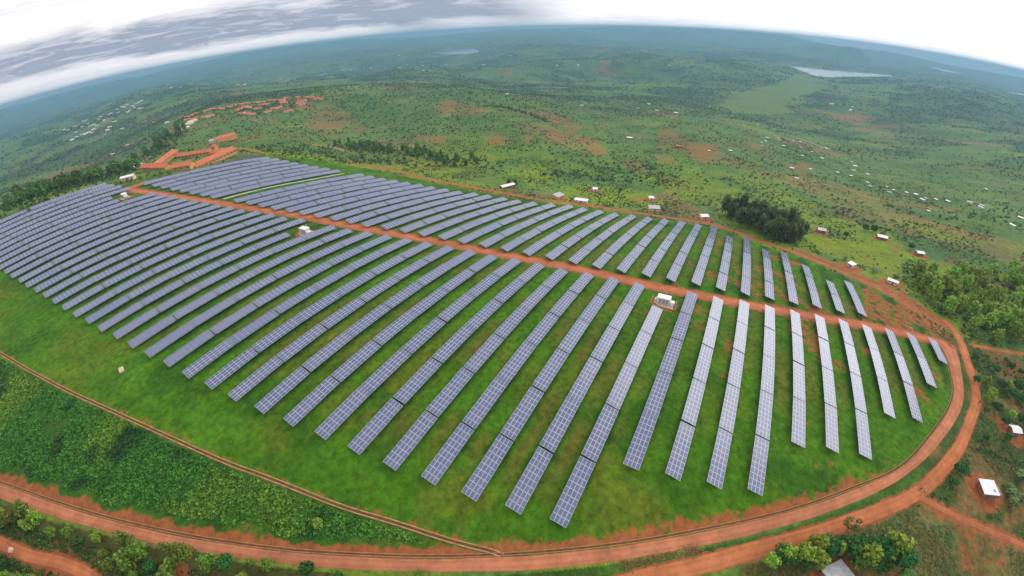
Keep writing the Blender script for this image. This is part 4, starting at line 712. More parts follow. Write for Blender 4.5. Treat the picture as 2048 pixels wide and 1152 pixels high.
def near_house(name, label, loc, rz, L, W, h, rise, wall, roof, mono=False, ribs=True, openings=True, doormat=None):
    t = thing(name, label, 'house', (loc[0], loc[1], gz(*loc)), rz)
    w, r = house_parts(L, W, h, rise, .4, mono)
    if ribs: corrugate(r, L, W, h, rise, .4, mono)
    w.build('wall', wall, t); r.build('roof', roof, t)
    if openings:
        for sg in (-1, 1):
            MB().box((0.3, sg * (W / 2 + .02), 1.0), (.95, .08, 2.0)).build('door', doormat or M_DOORB, t)
            for x in (-L * .32, L * .36):
                f = MB().box((x, sg * (W / 2 + .02), 1.5), (.75, .08, .8)).build('window', M_CREAM, t)
                MB().box((x, sg * (W / 2 + .05), 1.5), (.6, .06, .64)).build('pane', M_DARK, f)
    return t
def build_near_houses():
    NHL = NEAR_HOUSES
    spec = [  # L W h rise wall roof mono label
        (4.5, 4.1, 2.2, .5, M_MUD, M_TIN, True, 'house with big bright white tin roof beside the round dark tree'),
        (3.3, 2.9, 2.1, .5, M_MUD, M_TIN, False, 'small house with pinkish white tin roof among dark shrubs right of the ring road'),
        (5.6, 5.0, 2.4, .5, M_MUD, M_TINGREY, True, 'house with plain grey tin roof under the trees at the bottom edge'),
        (4.8, 2.8, 2.0, .5, M_CREAM, M_TIN, False, 'white-roofed low house in dark leaves just above the right end of the track'),
        (2.9, 2.6, 2.1, .4, M_CREAM, M_TIN, True, 'little white cube house in banana plants beside the perimeter track'),
        (4.6, 3.4, 2.2, .6, M_MUD, M_TIN, False, 'white-roofed house at the upper edge of the yellow-green grove'),
        (6.5, 4.5, 2.3, .8, M_MUD, M_TIN, False, 'brown-walled white-roofed house on the terrace above the bright meadow'),
        (5.2, 4.4, 2.3, .7, M_MUD, M_TINGREY, False, 'grey-roofed house just right of the dark tree clump'),
        (5.2, 4.2, 2.4, .7, M_CREAM, M_TIN, False, 'white-roofed house beside the track left of the dark tree clump'),
        (7.5, 6.0, 2.4, .8, M_CREAM, M_TINGREY, False, 'grey-roofed house beside the track with banana plants on its right'),
        (3.4, 2.8, 2.1, .4, M_WHITE, M_TIN, True, 'tiny white shed behind the grey-roofed roadside house'),
        (6.8, 5.0, 2.7, .6, M_OCHRE, M_TINGREY, True, 'yellow-walled house with pale roof beside the perimeter track'),
        (9.0, 3.0, 2.1, .4, M_CREAM, M_TIN, True, 'long low white-roofed shed right of the yellow-walled house'),
        (11.0, 4.2, 2.4, .6, M_MUD, M_TIN, False, 'long brown house with narrow white roof under trees by the track'),
        (3.4, 2.8, 2.1, .4, M_WHITE, M_TIN, True, 'lone white hut on the pasture slope above the long white shed'),
        (9.0, 4.6, 2.5, .7, M_CREAM, M_TIN, False, 'long white building between dark trees and the end of the panel field'),
        (14.0, 9.0, 3.2, 1.2, M_CREAM, M_TIN, False, 'big cream building at the left end of the orange school'),
        (12.0, 6.0, 2.8, .8, M_CREAM, M_TIN, False, 'pale building half hidden by trees left of the school'),
        (24.0, 15.0, 4.2, 2.4, M_OCHRE, M_TILE, False, 'large orange-roofed hall standing alone behind the school'),
        (15.0, 6.5, 3.2, .6, M_CREAM, M_TINGREY, True, 'grey-roofed annex in front of the large orange-roofed hall'),
    ]
    for (x, y, a), (L, W, h, rise, wl, rf, mono, lb) in zip(NHL, spec):
        t = near_house('house', lb, (x, y), a, L, W, h, rise, wl, rf, mono, ribs=math.hypot(x, y) < 260)
        if 'big bright' in lb:                               # brick lean-to at its far end
            MB().box((L / 2 + 1.0, -.3, .9), (1.6, 3.0, 1.8)).build('lean_to', M_MUD, t)
            MB().box((L / 2 + 1.0, -.3, 1.88), (1.8, 3.3, .1)).build('lean_to_roof', M_RUST, t)
            MB().box((1.4, -1.0, 2.48), (.8, .8, .12)).build('roof_patch', M_GREY, t)
build_near_houses()
def build_huts():
    lab = ['nearest white inverter hut, beside the red road between panel rows', 'middle white inverter hut, half hidden by a panel row below the red road', 'farthest white inverter hut, a white speck near the top of the panel field']
    for k, ((x, y), lb) in enumerate(zip(HUTS, lab)):
        t = thing('inverter_hut', lb, 'hut', (x, y, gz(x, y)), .05, 'inverter huts of the solar field')
        t.scale = (.86, .86, .86)
        MB().box((0, 0, .05), (6.6, 8.6, .7)).build('plinth', M_CONC, t)
        MB().box((.4, .4, 1.75), (2.9, 5.2, 2.7)).build('body', M_WHITE, t)
        MB().box((.4, .4, 3.2), (3.5, 5.8, .2)).box((.4, .4, 3.36), (2.9, 5.2, .12)).build('roof', M_WHITE, t)
        for q in range(3):
            d = MB().box((-1.08, -1.2 + q * 1.5, 1.6), (.07, 1.25, 2.1)).build('door', M_GREY, t)
            lv = MB()
            for s in range(8): lv.box((-1.14, -1.2 + q * 1.5, .85 + s * .2), (.06, 1.05, .07))
            lv.build('louvre', M_CONC, d)
        MB().box((.2, -3.4, 1.0), (2.0, 1.7, 1.5)).build('transformer', M_WHITE, t)
        f = MB()
        for s in range(7): f.box((-.95 + s * .36, -4.4, 1.05), (.08, .35, 1.2))
        f.build('cooling_fin', M_CREAM, t)
        MB().box((.2, 3.9, .8), (1.2, .9, 1.0)).build('switch_box', M_CREAM, t)
        kb = MB().box((-3.6, .3, .1), (.35, 10.5, .9)).box((0, 5.4, .1), (7.0, .35, .9)).box((0, -5.1, .1), (7.0, .35, .9))
        kb.build('kerb', M_EARTHKERB, t)
        pl = MB()
        for q in (-.5, .1, .7): pl.tube((2.2, q, 0), (2.2, q, 4.6), .05, n=5)
        pl.build('mast', M_CREAM, t)
build_huts()
def wing(label, p, q, W, h, rise, wl, rf, group=None, name='school_wing', cols=True):
    (x0, y0), (x1, y1) = p, q; L = math.hypot(x1 - x0, y1 - y0); a = math.atan2(y1 - y0, x1 - x0)
    cx, cy = (x0 + x1) / 2, (y0 + y1) / 2
    t = thing(name, label, 'school building', (cx, cy, max(gz(cx, cy), min(gz(x0, y0), gz(x1, y1)))), a, group)
    w, r = house_parts(L, W, h, rise, .9); w.build('wall', wl, t); r.build('roof', rf, t)
    MB().box((0, 0, h + rise + .16), (L + 1.9, .5, .25)).build('ridge_cap', M_OCHRE, t)
    n = max(3, int(L / 4))
    for k in range(n):
        x = -L / 2 + L * (k + .5) / n
        for sg in (-1, 1):
            f = MB().box((x, sg * (W / 2 + .03), 1.6), (1.7, .08, 1.3)).build('window', M_CREAM, t)
            MB().box((x, sg * (W / 2 + .07), 1.6), (1.4, .06, 1.05)).build('pane', M_DARK, f)
    for sg in (-1, 1):
        for k in range(n + 1):
            x = -L / 2 + L * k / n
            MB().box((x, sg * (W / 2 + .55), h / 2 - .6), (.35, .35, h + 1.1)).build('column', M_OCHRE, t)
    return t
def build_school():
    lab = ['left wing of the orange-roofed courtyard school', 'rear wing of the orange-roofed school behind its green courtyard', 'short rear right wing of the school beside its gate tower',
           'long right wing of the school, nearest the panel field', 'front left wing of the school beside the cream building', 'short front middle wing of the school beside the courtyard opening']
    for (p, q), lb in zip(SCHOOL, lab): wing(lb, p, q, 7.6, 3.3, 1.7, M_OCHRE, M_TILE, 'school wings round the courtyard')
    (x, y) = GATE[0]
    t = thing('gate_tower', 'small orange-roofed gate tower behind the school', 'tower', (x, y, gz(x, y)), .4)
    MB().box((0, 0, 2.4), (5, 5, 6.4)).build('wall', M_OCHRE, t)
    MB().add([(-3.3, -3.3, 5.7), (3.3, -3.3, 5.7), (3.3, 3.3, 5.7), (-3.3, 3.3, 5.7), (0, 0, 8.2)], [(0, 3, 2, 1), (0, 1, 4), (1, 2, 4), (2, 3, 4), (3, 0, 4)]).build('roof', M_TILE, t)
    for s in (-1, 1): MB().box((-2.53, s * 1.2, 4.2), (.08, 1.0, 1.2)).build('window', M_DARK, t)
    x, y = GATE[1]
    t = thing('water_tank', 'small yellow tank beside the school gate tower', 'tank', (x, y, gz(x, y)))
    MB().tube((0, 0, -.5), (0, 0, 3.2), 1.5, n=14).build('tank', M_OCHRE, t); MB().tube((0, 0, 3.2), (0, 0, 3.7), 1.6, .3, n=14).build('lid', M_CREAM, t)
    l = smooth_line(YWALL, 3); e = offs(l); V = []; F = []
    for i, (p, n) in enumerate(zip(l, e)):
        z = gz(*p)
        for s, hh in ((-.3, -.6), (-.3, 2.2), (.3, 2.2), (.3, -.6)): V.append((p[0] + n[0] * s, p[1] + n[1] * s, z + hh))
    for i in range(len(l) - 1):
        for j in range(3): F.append((4 * i + j, 4 * i + j + 1, 4 * i + 5 + j, 4 * i + 4 + j))
    tag(MB().add(V, F).build('retaining_wall', M_OCHRE), 'curved yellow retaining wall right of the school', 'wall')
build_school()
def build_far_houses():
    kinds = {}
    def proto(L, W, h, rise, wl, rf):
        w, r = house_parts(L, W, h, rise, .5); return w.mesh('wall', wl), r.mesh('roof', rf)
    tin = [proto(8, 6, 2.5, .9, M_MUD, M_TIN), proto(8, 6, 2.5, .9, M_MUD, M_TINGREY), proto(7, 6, 2.5, .9, M_MUD, M_RUST), proto(10, 6, 2.5, .9, M_CREAM, M_TIN), proto(7, 5.5, 2.5, .8, M_MUD, M_TIN), proto(9, 7, 2.6, 1.0, M_CREAM, M_TINGREY)]
    big = [proto(15, 9, 3.5, 1.4, M_CREAM, M_TIN), proto(12, 9, 3.5, 1.4, M_MUD, M_TIN), proto(17, 10, 3.5, 1.4, M_CREAM, M_TINGREY)]
    red = [proto(15, 10, 3.0, 2.0, M_OCHRE, M_TILEPINK), proto(19, 11, 3.0, 2.2, M_CREAM, M_TILE), proto(12, 10, 3.0, 2.0, M_OCHRE, M_TILE)]
    pale = [proto(17, 10, 3.0, 1.6, M_CREAM, M_CREAM)]
    def place(x, y, pr, name, label, group, s=1.0):
        z = gz(x, y)
        t = thing(name, label, 'house', (x, y, z), random.uniform(-.5, .5) + math.atan2(y, x) + math.pi / 2, group); t.scale = (s, s, s)
        link('wall', pr[0], t); link('roof', pr[1], t)
    names = {'valley': ('valley_house', 'houses of the roadside village in the right-hand valley', 'small tin-roofed house, %s from the left in the village down the right-hand hillside'),
             'hill': ('hillside_house', 'scattered houses on the slope behind the solar hill', 'small white-roofed house, %s from the left on the slope behind the panel field'),
             'town': ('town_house', 'pale houses of the far left town', 'pale speck of a house, %s from the left in the far town on the left'),
             'townred': ('town_house', 'red roofs in the far left town', 'red-roofed house, %s from the left amid the pale houses of the far town'),
             'wood': ('woodland_house', 'roofs among the trees left of the school', 'pale roof among trees, %s from the left below the red-roofed village'),
             'back': ('distant_house', 'houses on the distant middle ridge', 'tiny white house, %s from the left on the distant hazy ridge')}
    for tg, (nm, gp, lb) in names.items():
        hs = sorted([h for h in FAR_HOUSES if h[2] == tg], key=lambda h: screen_angle(h[0], h[1]))
        for k, (x, y, _) in enumerate(hs):
            d = math.hypot(x, y)
            pr = random.choice(red if tg == 'townred' else big if d > 1900 else tin)
            s = 1.25 if d > 3200 else 1.0
            if tg == 'valley': s = random.uniform(.42, .66)
            place(x, y, pr, nm, lb % nth(k + 1), gp, s)
    for k, (x, y) in enumerate(sorted(RED_HOUSES, key=lambda h: screen_angle(*h))):
        place(x, y, random.choice(red), 'ridge_house', 'red-roofed house, %s from the left in the village along the ridge' % nth(k + 1), 'red-roofed houses of the ridge village', .62)
    for k, (x, y) in enumerate(sorted(PALE_HOUSES, key=lambda h: screen_angle(*h))):
        place(x, y, pale[0], 'ridge_house', 'cream-roofed house, %s from the left at the near end of the ridge village' % nth(k + 1), 'cream-roofed houses of the ridge village', .9)
build_far_houses()
def build_bits():
    x, y = SLAB[0]; t = MB().box((0, 0, .1), (2.8, 1.5, .5)); o = t.build('concrete_slab', mat('pale_slab', (.55, .42, .30), .9, .2)); o.location = (x, y, gz(x, y)); o.rotation_euler = (0, 0, 1.4)
    tag(o, 'pale concrete slab lying alone in the grass below the panels', 'slab')
    x, y = ROCK[0]
    bm = bmesh.new(); bmesh.ops.create_icosphere(bm, subdivisions=3, radius=.75)
    for v in bm.verts: v.co *= 1 + .25 * (random.random() - .5) + .15 * math.sin(3 * v.co.x + 2 * v.co.y)
    me = bpy.data.meshes.new('boulder'); bm.to_mesh(me); bm.free(); me.materials.append(mat('pale_stone', (.62, .45, .34), .9, .2, bump=.5))
    o = link('boulder', me); o.location = (x, y, gz(x, y) + .35); tag(o, 'pale boulder on the red dirt road at the lower left', 'boulder')
    # brick heaps on the bare red corner
    for k, ((x, y), lb) in enumerate(zip(BRICKS, ('upper left heap of pale bricks on the red corner above the ring road', 'heap of broken bricks nearest the grove on the red corner', 'low heap of bricks beside the road junction'))):
        mb = MB(); rr = random.Random(k)
        for q in range(120):
            a = rr.uniform(0, 6.28); d = abs(rr.gauss(0, 1.2)); hgt = max(0, 1.1 - d * .5)
            mb.box((d * math.cos(a), d * math.sin(a), rr.uniform(0, hgt)), (.5, .26, .2), rz=rr.uniform(0, 3))
        o = mb.build('brick_heap', mat('brick_rubble', (.50, .24, .14), .9, .15, var=.35, scale=3)); o.location = (x, y, gz(x, y)); tag(o, lb, 'brick heap', 'brick heaps on the red corner', 'stuff')
build_bits()

# ------------------------------------------------------------------ people on the dirt roads
def build_people():
    skin = mat('dark_skin', (.09, .045, .03), .6, .3, var=.1); hair = mat('black_hair', (.012, .010, .009), .8, .2, var=.1)
    def person(label, loc, face, shirt, legs, stride):
        V = [(0, 0, .95), (0, 0, 1.15), (0, 0, 1.38), (0, 0, 1.50), (0, .01, 1.62), (0, .02, 1.72)]
        R = [.15, .135, .16, .055, .095, .075]; E = [(0, 1), (1, 2), (2, 3), (3, 4), (4, 5)]
        for s in (-1, 1):
            k = len(V); f = stride * s
            V += [(s * .10, 0, .88), (s * .10, f * .5, .50), (s * .10, f - (.08 if f < 0 else 0), .09), (s * .10, f + .14, .04)]; R += [.10, .065, .045, .04]
            E += [(0, k), (k, k + 1), (k + 1, k + 2), (k + 2, k + 3)]
            k = len(V)
            V += [(s * .19, 0, 1.40), (s * .24, -f * .3, 1.14), (s * .25, -f * .5 + .08, .90), (s * .25, -f * .5 + .10, .80)]; R += [.062, .048, .036, .04]
            E += [(2, k), (k, k + 1), (k + 1, k + 2), (k + 2, k + 3)]
        me = bpy.data.meshes.new('person'); me.from_pydata(V, E, []); o = link('person', me)
        sk = o.modifiers.new('skin', 'SKIN'); me.skin_vertices[0].data[0].use_root = True
        for d, r in zip(me.skin_vertices[0].data, R): d.radius = (r, r * .8)
        sb = o.modifiers.new('sub', 'SUBSURF'); sb.levels = 1; sb.render_levels = 1
        dg = bpy.context.evaluated_depsgraph_get(); nm = bpy.data.meshes.new_from_object(o.evaluated_get(dg)); o.modifiers.clear(); o.data = nm
        nm.materials.clear()
        for m in (skin, shirt, legs, hair): nm.materials.append(m)
        for p in nm.polygons:
            c = p.center; ax = abs(c.x)
            p.material_index = 3 if c.z > 1.66 else 0 if (c.z > 1.47 or c.z < .10 or (ax > .2 and c.z < 1.12)) else 1 if c.z > .92 else 2
            p.use_smooth = True
        o.location = (loc[0], loc[1], gz(*loc) + .1); o.rotation_euler = (0, 0, face)
        tag(o, label, 'person', 'people walking on the dirt road')
    A = mat('red_cloth', (.35, .05, .05), .9, .1); B = mat('white_cloth', (.7, .68, .65), .9, .1); Cc = mat('navy_cloth', (.03, .04, .09), .9, .1); D = mat('brown_cloth', (.12, .07, .05), .9, .1)
    person('person in dark clothes walking on the dirt road by the path fork', PEOPLE[0], 2.2, Cc, D, .22)
    person('person in white top walking on the dirt road by the path fork', PEOPLE[1], 2.2, B, A, -.20)
    person('person in red top walking alone on the outer road right of the ring road', PEOPLE[2], 1.4, A, Cc, .2)
build_people()

# ------------------------------------------------------------------ trees
M_BARK = mat('bark', (.16, .115, .08), .9, .1, var=.3, scale=4)
M_PALEBARK = mat('pale_bark', (.30, .25, .20), .9, .1, var=.3, scale=4)
def leaf_cloud(rg, blobs, n, size, flat=.0, up=.35):
    """n leaf sprays spread through the blobs' volume, denser towards the outside"""
    w = np.array([b[3] ** 2 for b in blobs]); pick = rg.choice(len(blobs), n, p=w / w.sum())
    d = rg.normal(size=(n, 3)); d /= np.linalg.norm(d, axis=1)[:, None]
    rad = rg.uniform(0.35, 1.0, n) ** .6
    B = np.array([b[:3] for b in blobs])[pick]; S = np.array([(b[3], b[3], b[4]) for b in blobs])[pick]
    c = B + d * rad[:, None] * S
    nrm = d + rg.normal(size=(n, 3)) * .55 + np.array((0, 0, up)); nrm /= np.linalg.norm(nrm, axis=1)[:, None]
    t = np.cross(nrm, rg.normal(size=(n, 3))); t /= np.linalg.norm(t, axis=1)[:, None]; b = np.cross(nrm, t)
    s = size * rg.uniform(.6, 1.4, n)[:, None]
    V = np.stack([c - t * s * .9 - b * s * .25, c + t * s * .15 - b * s * .6, c + t * s * 1.0 + b * s * .1, c - t * s * .1 + b * s * .65], 1).reshape(-1, 3)
    F = np.arange(n * 4).reshape(-1, 4)
    return V, F
def tree_proto(name, seed, h, cr, nl, ls, col, bark, style):
    rg = np.random.default_rng(seed); rd = random.Random(seed)
    tb = MB(); blobs = []
    if style == 'euc':                                   # tall, narrow, several tiers
        top = (rd.uniform(-.4, .4), rd.uniform(-.4, .4), h * .93); mid = (top[0] * .4, top[1] * .4, h * .5)
        tb.tube((0, 0, -.4), mid, h * .017 + .05, h * .012 + .03); tb.tube(mid, top, h * .012 + .03, .02)
        k = 8
        for q in range(k):
            z = h * (.34 + .62 * q / (k - 1)); a = q * 2.4 + rd.uniform(-.4, .4); rr = cr * (1.0 - .5 * abs(q / (k - 1) - .45)) * rd.uniform(.58, .85)
            o = cr * .55 * (1 - q / k * .35); p = (o * math.cos(a), o * math.sin(a), z)
            tb.tube((top[0] * z / h * .6, top[1] * z / h * .6, z - h * .09), p, h * .006 + .015, .01, n=4)
            blobs.append((*p, rr, rr * 1.25))
    elif style == 'round':
        tb.tube((0, 0, -.4), (0, 0, h * .45), h * .03 + .05, h * .02 + .03)
        for q in range(9):
            a = q * 2.4; el = rd.uniform(-.3, .9); R = cr * .58
            p = (R * math.cos(a) * math.cos(el), R * math.sin(a) * math.cos(el), h * .6 + R * math.sin(el) * 1.0)
            tb.tube((0, 0, h * .35), p, h * .01 + .02, .012, n=4); blobs.append((*p, cr * .52 * rd.uniform(.8, 1.15), cr * .5))
    elif style == 'sparse':
        tb.tube((0, 0, -.4), (0, 0, h * .3), .16, .12)
        for q in range(9):
            a = q * 2.4; p = (cr * .7 * math.cos(a) * rd.uniform(.5, 1), cr * .7 * math.sin(a) * rd.uniform(.5, 1), h * rd.uniform(.55, .95))
            tb.tube((0, 0, h * .28), p, .07, .015, n=4); blobs.append((*p, cr * .34, cr * .30))
    V, F = leaf_cloud(rg, blobs, nl, ls)
    T = np.repeat(np.array(col)[None, :] * rg.uniform(.8, 1.2, nl)[:, None] + rg.uniform(-.012, .012, (nl, 1)) * np.array((1, .4, 0)), 4, 0)
    return tb.mesh('trunk', bark), np_mesh('crown', V, F, M_LEAF, np.clip(T, .004, 1))
M_LEAF = leaf_mat('tree_leaves'); M_BUSH = leaf_mat('bush_leaves', objvar=0.0)
PROTO = {}
def build_protos():
    for k in range(5):
        PROTO['dark', k] = tree_proto('d', 10 + k, 12, 3.3, 760, .66, (.085, .125, .030), M_BARK, 'euc')
        PROTO['grove', k] = tree_proto('g', 30 + k, 8.5, 2.6, 640, .54, (.23, .34, .036), M_BARK, 'euc')
        PROTO['line', k] = tree_proto('l', 50 + k, 9, 2.9, 380, .8, (.11, .20, .04), M_PALEBARK, 'euc')
        PROTO['sapling', k] = tree_proto('s', 70 + k, 4.4, 1.6, 480, .30, (.15, .225, .026), M_BARK, 'euc')
        PROTO['round', k] = tree_proto('r', 90 + k, 5.5, 2.6, 900, .34, (.045, .13, .024), M_BARK, 'round')
    PROTO['sparse', 0] = tree_proto('p', 120, 6.0, 3.0, 460, .30, (.13, .15, .035), M_BARK, 'sparse')
build_protos()
def tree(name, kind, x, y, s, label, group=None, sz=1.0):
    t = thing(name, label, 'tree', (x, y, gz(x, y)), random.uniform(0, 6.28), group); t.scale = (s, s, s * sz)
    tr, cr = PROTO[kind]
    link('trunk', tr, t); link('crown', cr, t); return t
def scatter(poly, n, dmin, avoid=(), rd=None, tries=60):
    p = np.array(poly); lo, hi = p.min(0), p.max(0); out = []
    rd = rd or random
    for _ in range(n * tries):
        if len(out) >= n: break
        x, y = rd.uniform(lo[0], hi[0]), rd.uniform(lo[1], hi[1])
        if not in_poly(np.array([x]), np.array([y]), poly)[0]: continue
        if any((x - a) ** 2 + (y - b) ** 2 < dmin * dmin for a, b in out): continue
        if any(dist_line(np.array([x]), np.array([y]), [tuple(q) for q in l])[0] < m for l, m in avoid): continue
        if any((x - h[0]) ** 2 + (y - h[1]) ** 2 < 36 for h in NEAR_HOUSES): continue
        out.append((x, y))
    return out
def in_view(P, margin=.05):
    """keep plants the photograph's wide frame (and a step beside it) can see"""
    d = np.c_[P[:, 0], P[:, 1], ground_z(P[:, 0], P[:, 1]) - CAM_H]; d /= np.linalg.norm(d, axis=1)[:, None]
    zf = d @ np.array(_f); th = np.arccos(np.clip(zf, -1, 1)); r = th / LENS[0]
    for _ in range(6): r = r - (sum(k * r ** (i + 1) for i, k in enumerate(LENS)) - th) / sum((i + 1) * k * r ** i for i, k in enumerate(LENS))
    xx = d @ np.array(_r); yy = d @ np.array(_u); s = np.hypot(xx, yy) + 1e-9
    return (np.abs(xx / s * r) < 1.024 + margin) & (np.abs(yy / s * r) < .576 + margin)
def build_trees():
    rd = random.Random(11)
    roads = [(RL['ring_in'][::4], 2.5), (RL['outer'][::4], 3.5), (RL['lowleft'][::3], 3.2), (RL['perim'][::4], 4), (RL['right'][::3], 2)]
    plan = [('roadside', 18, 3.0, (.45, .9), 'roadside_tree', 'trees in the gardens right of the outer road', '%s tree in the gardens right of the outer road, %s from the left', ('big', 'small')),
            ('garden', 13, 2.6, (.7, 1.15), 'garden_tree', 'trees round the bottom grey-roofed house', '%s tree in the garden above the bottom grey roof, %s from the left', ('big', 'small')),
            ('dark', 42, 3.3, (.8, 1.2), 'dark_tree', 'tall dark trees in the clump beside the perimeter track', '%s dark tree in the clump beside the perimeter track, %s from the left', ('tall', 'shorter')),
            ('grove', 62, 3.8, (.9, 1.4), 'grove_tree', 'yellow-green trees of the grove right of the red corner', '%s yellow-green tree in the right-hand grove, %s from its left edge', ('tall', 'low')),
            ('line', 54, 3.4, (.55, .95), 'slope_tree', 'trees of the belt on the slope behind the panels', '%s tree in the belt behind the back block, %s from its left end', ('tall', 'small')),
            ('school', 52, 3.6, (.8, 1.3), 'woodland_tree', 'trees behind the left end of the panel field', '%s tree behind the left edge of the panels, %s from the left', ('tall', 'small')),
            ('ridge', 30, 6.0, (.9, 1.5), 'ridge_tree', 'trees between the school and the red-roofed village', '%s tree between the school and the ridge village, %s from the left', ('big', 'small'))]
    for area, n, dm, (s0, s1), nm, gp, lb, wd in plan:
        pts = scatter(TREE_AREAS[area], n, dm, roads, rd); pts.sort(key=lambda q: screen_angle(*q))
        kd = {'garden': 'round', 'roadside': 'round', 'dark': 'dark', 'grove': 'grove', 'line': 'line', 'school': 'line', 'ridge': 'line'}[area]
        for k, (x, y) in enumerate(pts):
            s = rd.uniform(s0, s1)
            tree(nm, (kd if not (kd == 'round' and k % 3 == 1) else 'grove', k % 5), x, y, s, lb % (wd[0] if s > (s0 + s1) / 2 else wd[1], nth(k + 1)), gp, rd.uniform(.85, 1.15))
    pts = scatter(ZONES['saplings'], 150, 2.7, [(l, m + .6) for l, m in roads], rd); pts = [p for p in pts if in_view(np.array([p]), .06)[0]][:58]
    pts.sort(key=lambda q: screen_angle(*q))
    for k, (x, y) in enumerate(pts):
        s = rd.uniform(.55, 1.3)
        tree('sapling', (('sapling', 'sapling', 'grove', 'sapling', 'round')[(k * 7) % 5], k % 5), x, y, s * (1, 1, .5, 1, .62)[(k * 7) % 5], '%s young tree in the strip below the ring road, %s from the left' % ('bushy' if s > .95 else 'small', nth(k + 1)), 'young trees below the ring road at the lower left')
    lone = ['round dark tree at the bend of the dirt road beside the white roof', 'sparse thin-branched tree between the two roads at the lower right', 'bright round bushy tree overlapping the ring road at the bottom',
            'bright lime-green tree beside the dirt road near the bottom house', 'large dark green tree above the bottom grey roof', 'olive tree left of the lime-green tree beside the dirt road', 'dark tree low beside the bottom grey roof',
            'dark tree right of the large tree above the bottom grey roof', 'leafy tree between lime-green tree and large dark tree', 'small olive tree at the left end of the bottom garden', 'dark shrub tree left of the pinkish-white roof',
            'dark tree above the pinkish-white roof', 'dark bushy tree beside the outer road bend', 'low dark tree below the pinkish-white roof', 'low dark tree on the path left of the pinkish-white roof', 'bushy tree on the bank right of the outer road',
            'dark tree over the long brown house by the track', 'second dark tree behind the long brown house by the track', 'small tree on the pasture above the roadside houses', 'round dark tree left of the terrace house above the meadow',
            'dark tree second left of the terrace house above the meadow', 'bushy tree at the left edge of the bright meadow', 'dark tree between the meadow and the grove-edge house', 'dark shrub below the round dark tree at the road bend', 'feathery bush below the ring road at the bottom edge']
    kinds = [('round', 0, .85), ('sparse', 0, .8), ('round', 1, .66), ('grove', 2, .75), ('round', 3, 1.45), ('grove', 1, .7), ('round', 4, .8), ('round', 0, .9), ('grove', 2, .65), ('grove', 3, .6), ('round', 1, .7), ('round', 2, .7), ('round', 3, .6), ('round', 4, .55), ('round', 0, .5), ('round', 1, .6),
             ('line', 0, .7), ('line', 1, .6), ('round', 2, .7), ('round', 3, 1.1), ('round', 4, 1.0), ('round', 0, .8), ('round', 1, .9), ('round', 2, .45), ('sapling', 2, .7)]
    for (x, y), lb, (a, b, s) in zip(LONE_TREES, lone, kinds): tree('tree', (a, b), x, y, s, lb)
build_trees()
def build_shrubs():
    lab = ['dark shrub just below the drain, topmost on the leafy slope', 'dark shrub midway down the leafy slope, middle of three', 'lowest of three dark shrubs on the leafy slope', 'small dark shrub near the left edge of the leafy slope', 'pale green bush near the bottom right end of the leafy slope', 'small shrub low on the leafy slope left of the middle']
    for k, ((x, y), lb) in enumerate(zip(SLOPE_SHRUBS, lab)):
        t = thing('shrub', lb, 'shrub', (x, y, gz(x, y) - 1.0), k, None); s = (.62, .6, .66, .4, .45, .4)[k]; t.scale = (s, s, s * .8)
        tr, cr = PROTO[('grove' if k == 4 else 'round'), k % 5]; link('trunk', tr, t); link('crown', cr, t)
build_shrubs()
def build_bananas():
    m = leaf_mat('banana_leaves', objvar=.3)
    def clump(seed):
        rg = random.Random(seed); V = []; F = []; T = []
        st = MB()
        for p in range(5):
            ox, oy = rg.uniform(-1.1, 1.1), rg.uniform(-1.1, 1.1); hh = rg.uniform(1.5, 2.4)
            st.tube((ox, oy, -.3), (ox, oy, hh), .14, .09, n=6)
            for q in range(8):
                a = q * .785 + rg.uniform(-.3, .3); l = rg.uniform(1.5, 2.2); prev = None
                for k in range(5):
                    f = k / 4; d = l * f * .85; z = hh + l * (.75 * f - .85 * f * f); w = .30 * math.sin(math.pi * (f * .85 + .12))
                    c = (ox + d * math.cos(a), oy + d * math.sin(a), z); s = (-math.sin(a) * w, math.cos(a) * w)
                    V += [(c[0] - s[0], c[1] - s[1], z - w * .2), (c[0] + s[0], c[1] + s[1], z - w * .2)]; T += [(.085, .165, .03)] * 2
                    n = len(V)
                    if k: F.append((n - 4, n - 3, n - 1, n - 2))
        return st.mesh('stem', mat('banana_stem', (.16, .17, .06), .8, .2)), np_mesh('leaves', V, F, m, np.array(T))
    pr = [clump(k) for k in range(3)]
    lab = ['banana clump beside the bottom grey-roofed house', 'banana clump at the bottom edge right of the bottom house', 'banana clump right of the big white roof', 'banana clump at the right edge below the big white roof', 'banana clump at the right edge above the big white roof', 'banana clump lowest right of the big white roof',
           'banana clump above the low white-roofed house by the track', 'banana clump left of the low white-roofed house by the track', 'banana clump right of the little white cube house']
    for k, ((x, y), lb) in enumerate(zip(BANANAS, lab)):
        t = thing('banana_plant', lb, 'banana plant', (x, y, gz(x, y)), k, 'banana clumps in the gardens'); t.scale = (1.1,) * 3
        link('stem', pr[k % 3][0], t); link('leaves', pr[k % 3][1], t)
build_bananas()

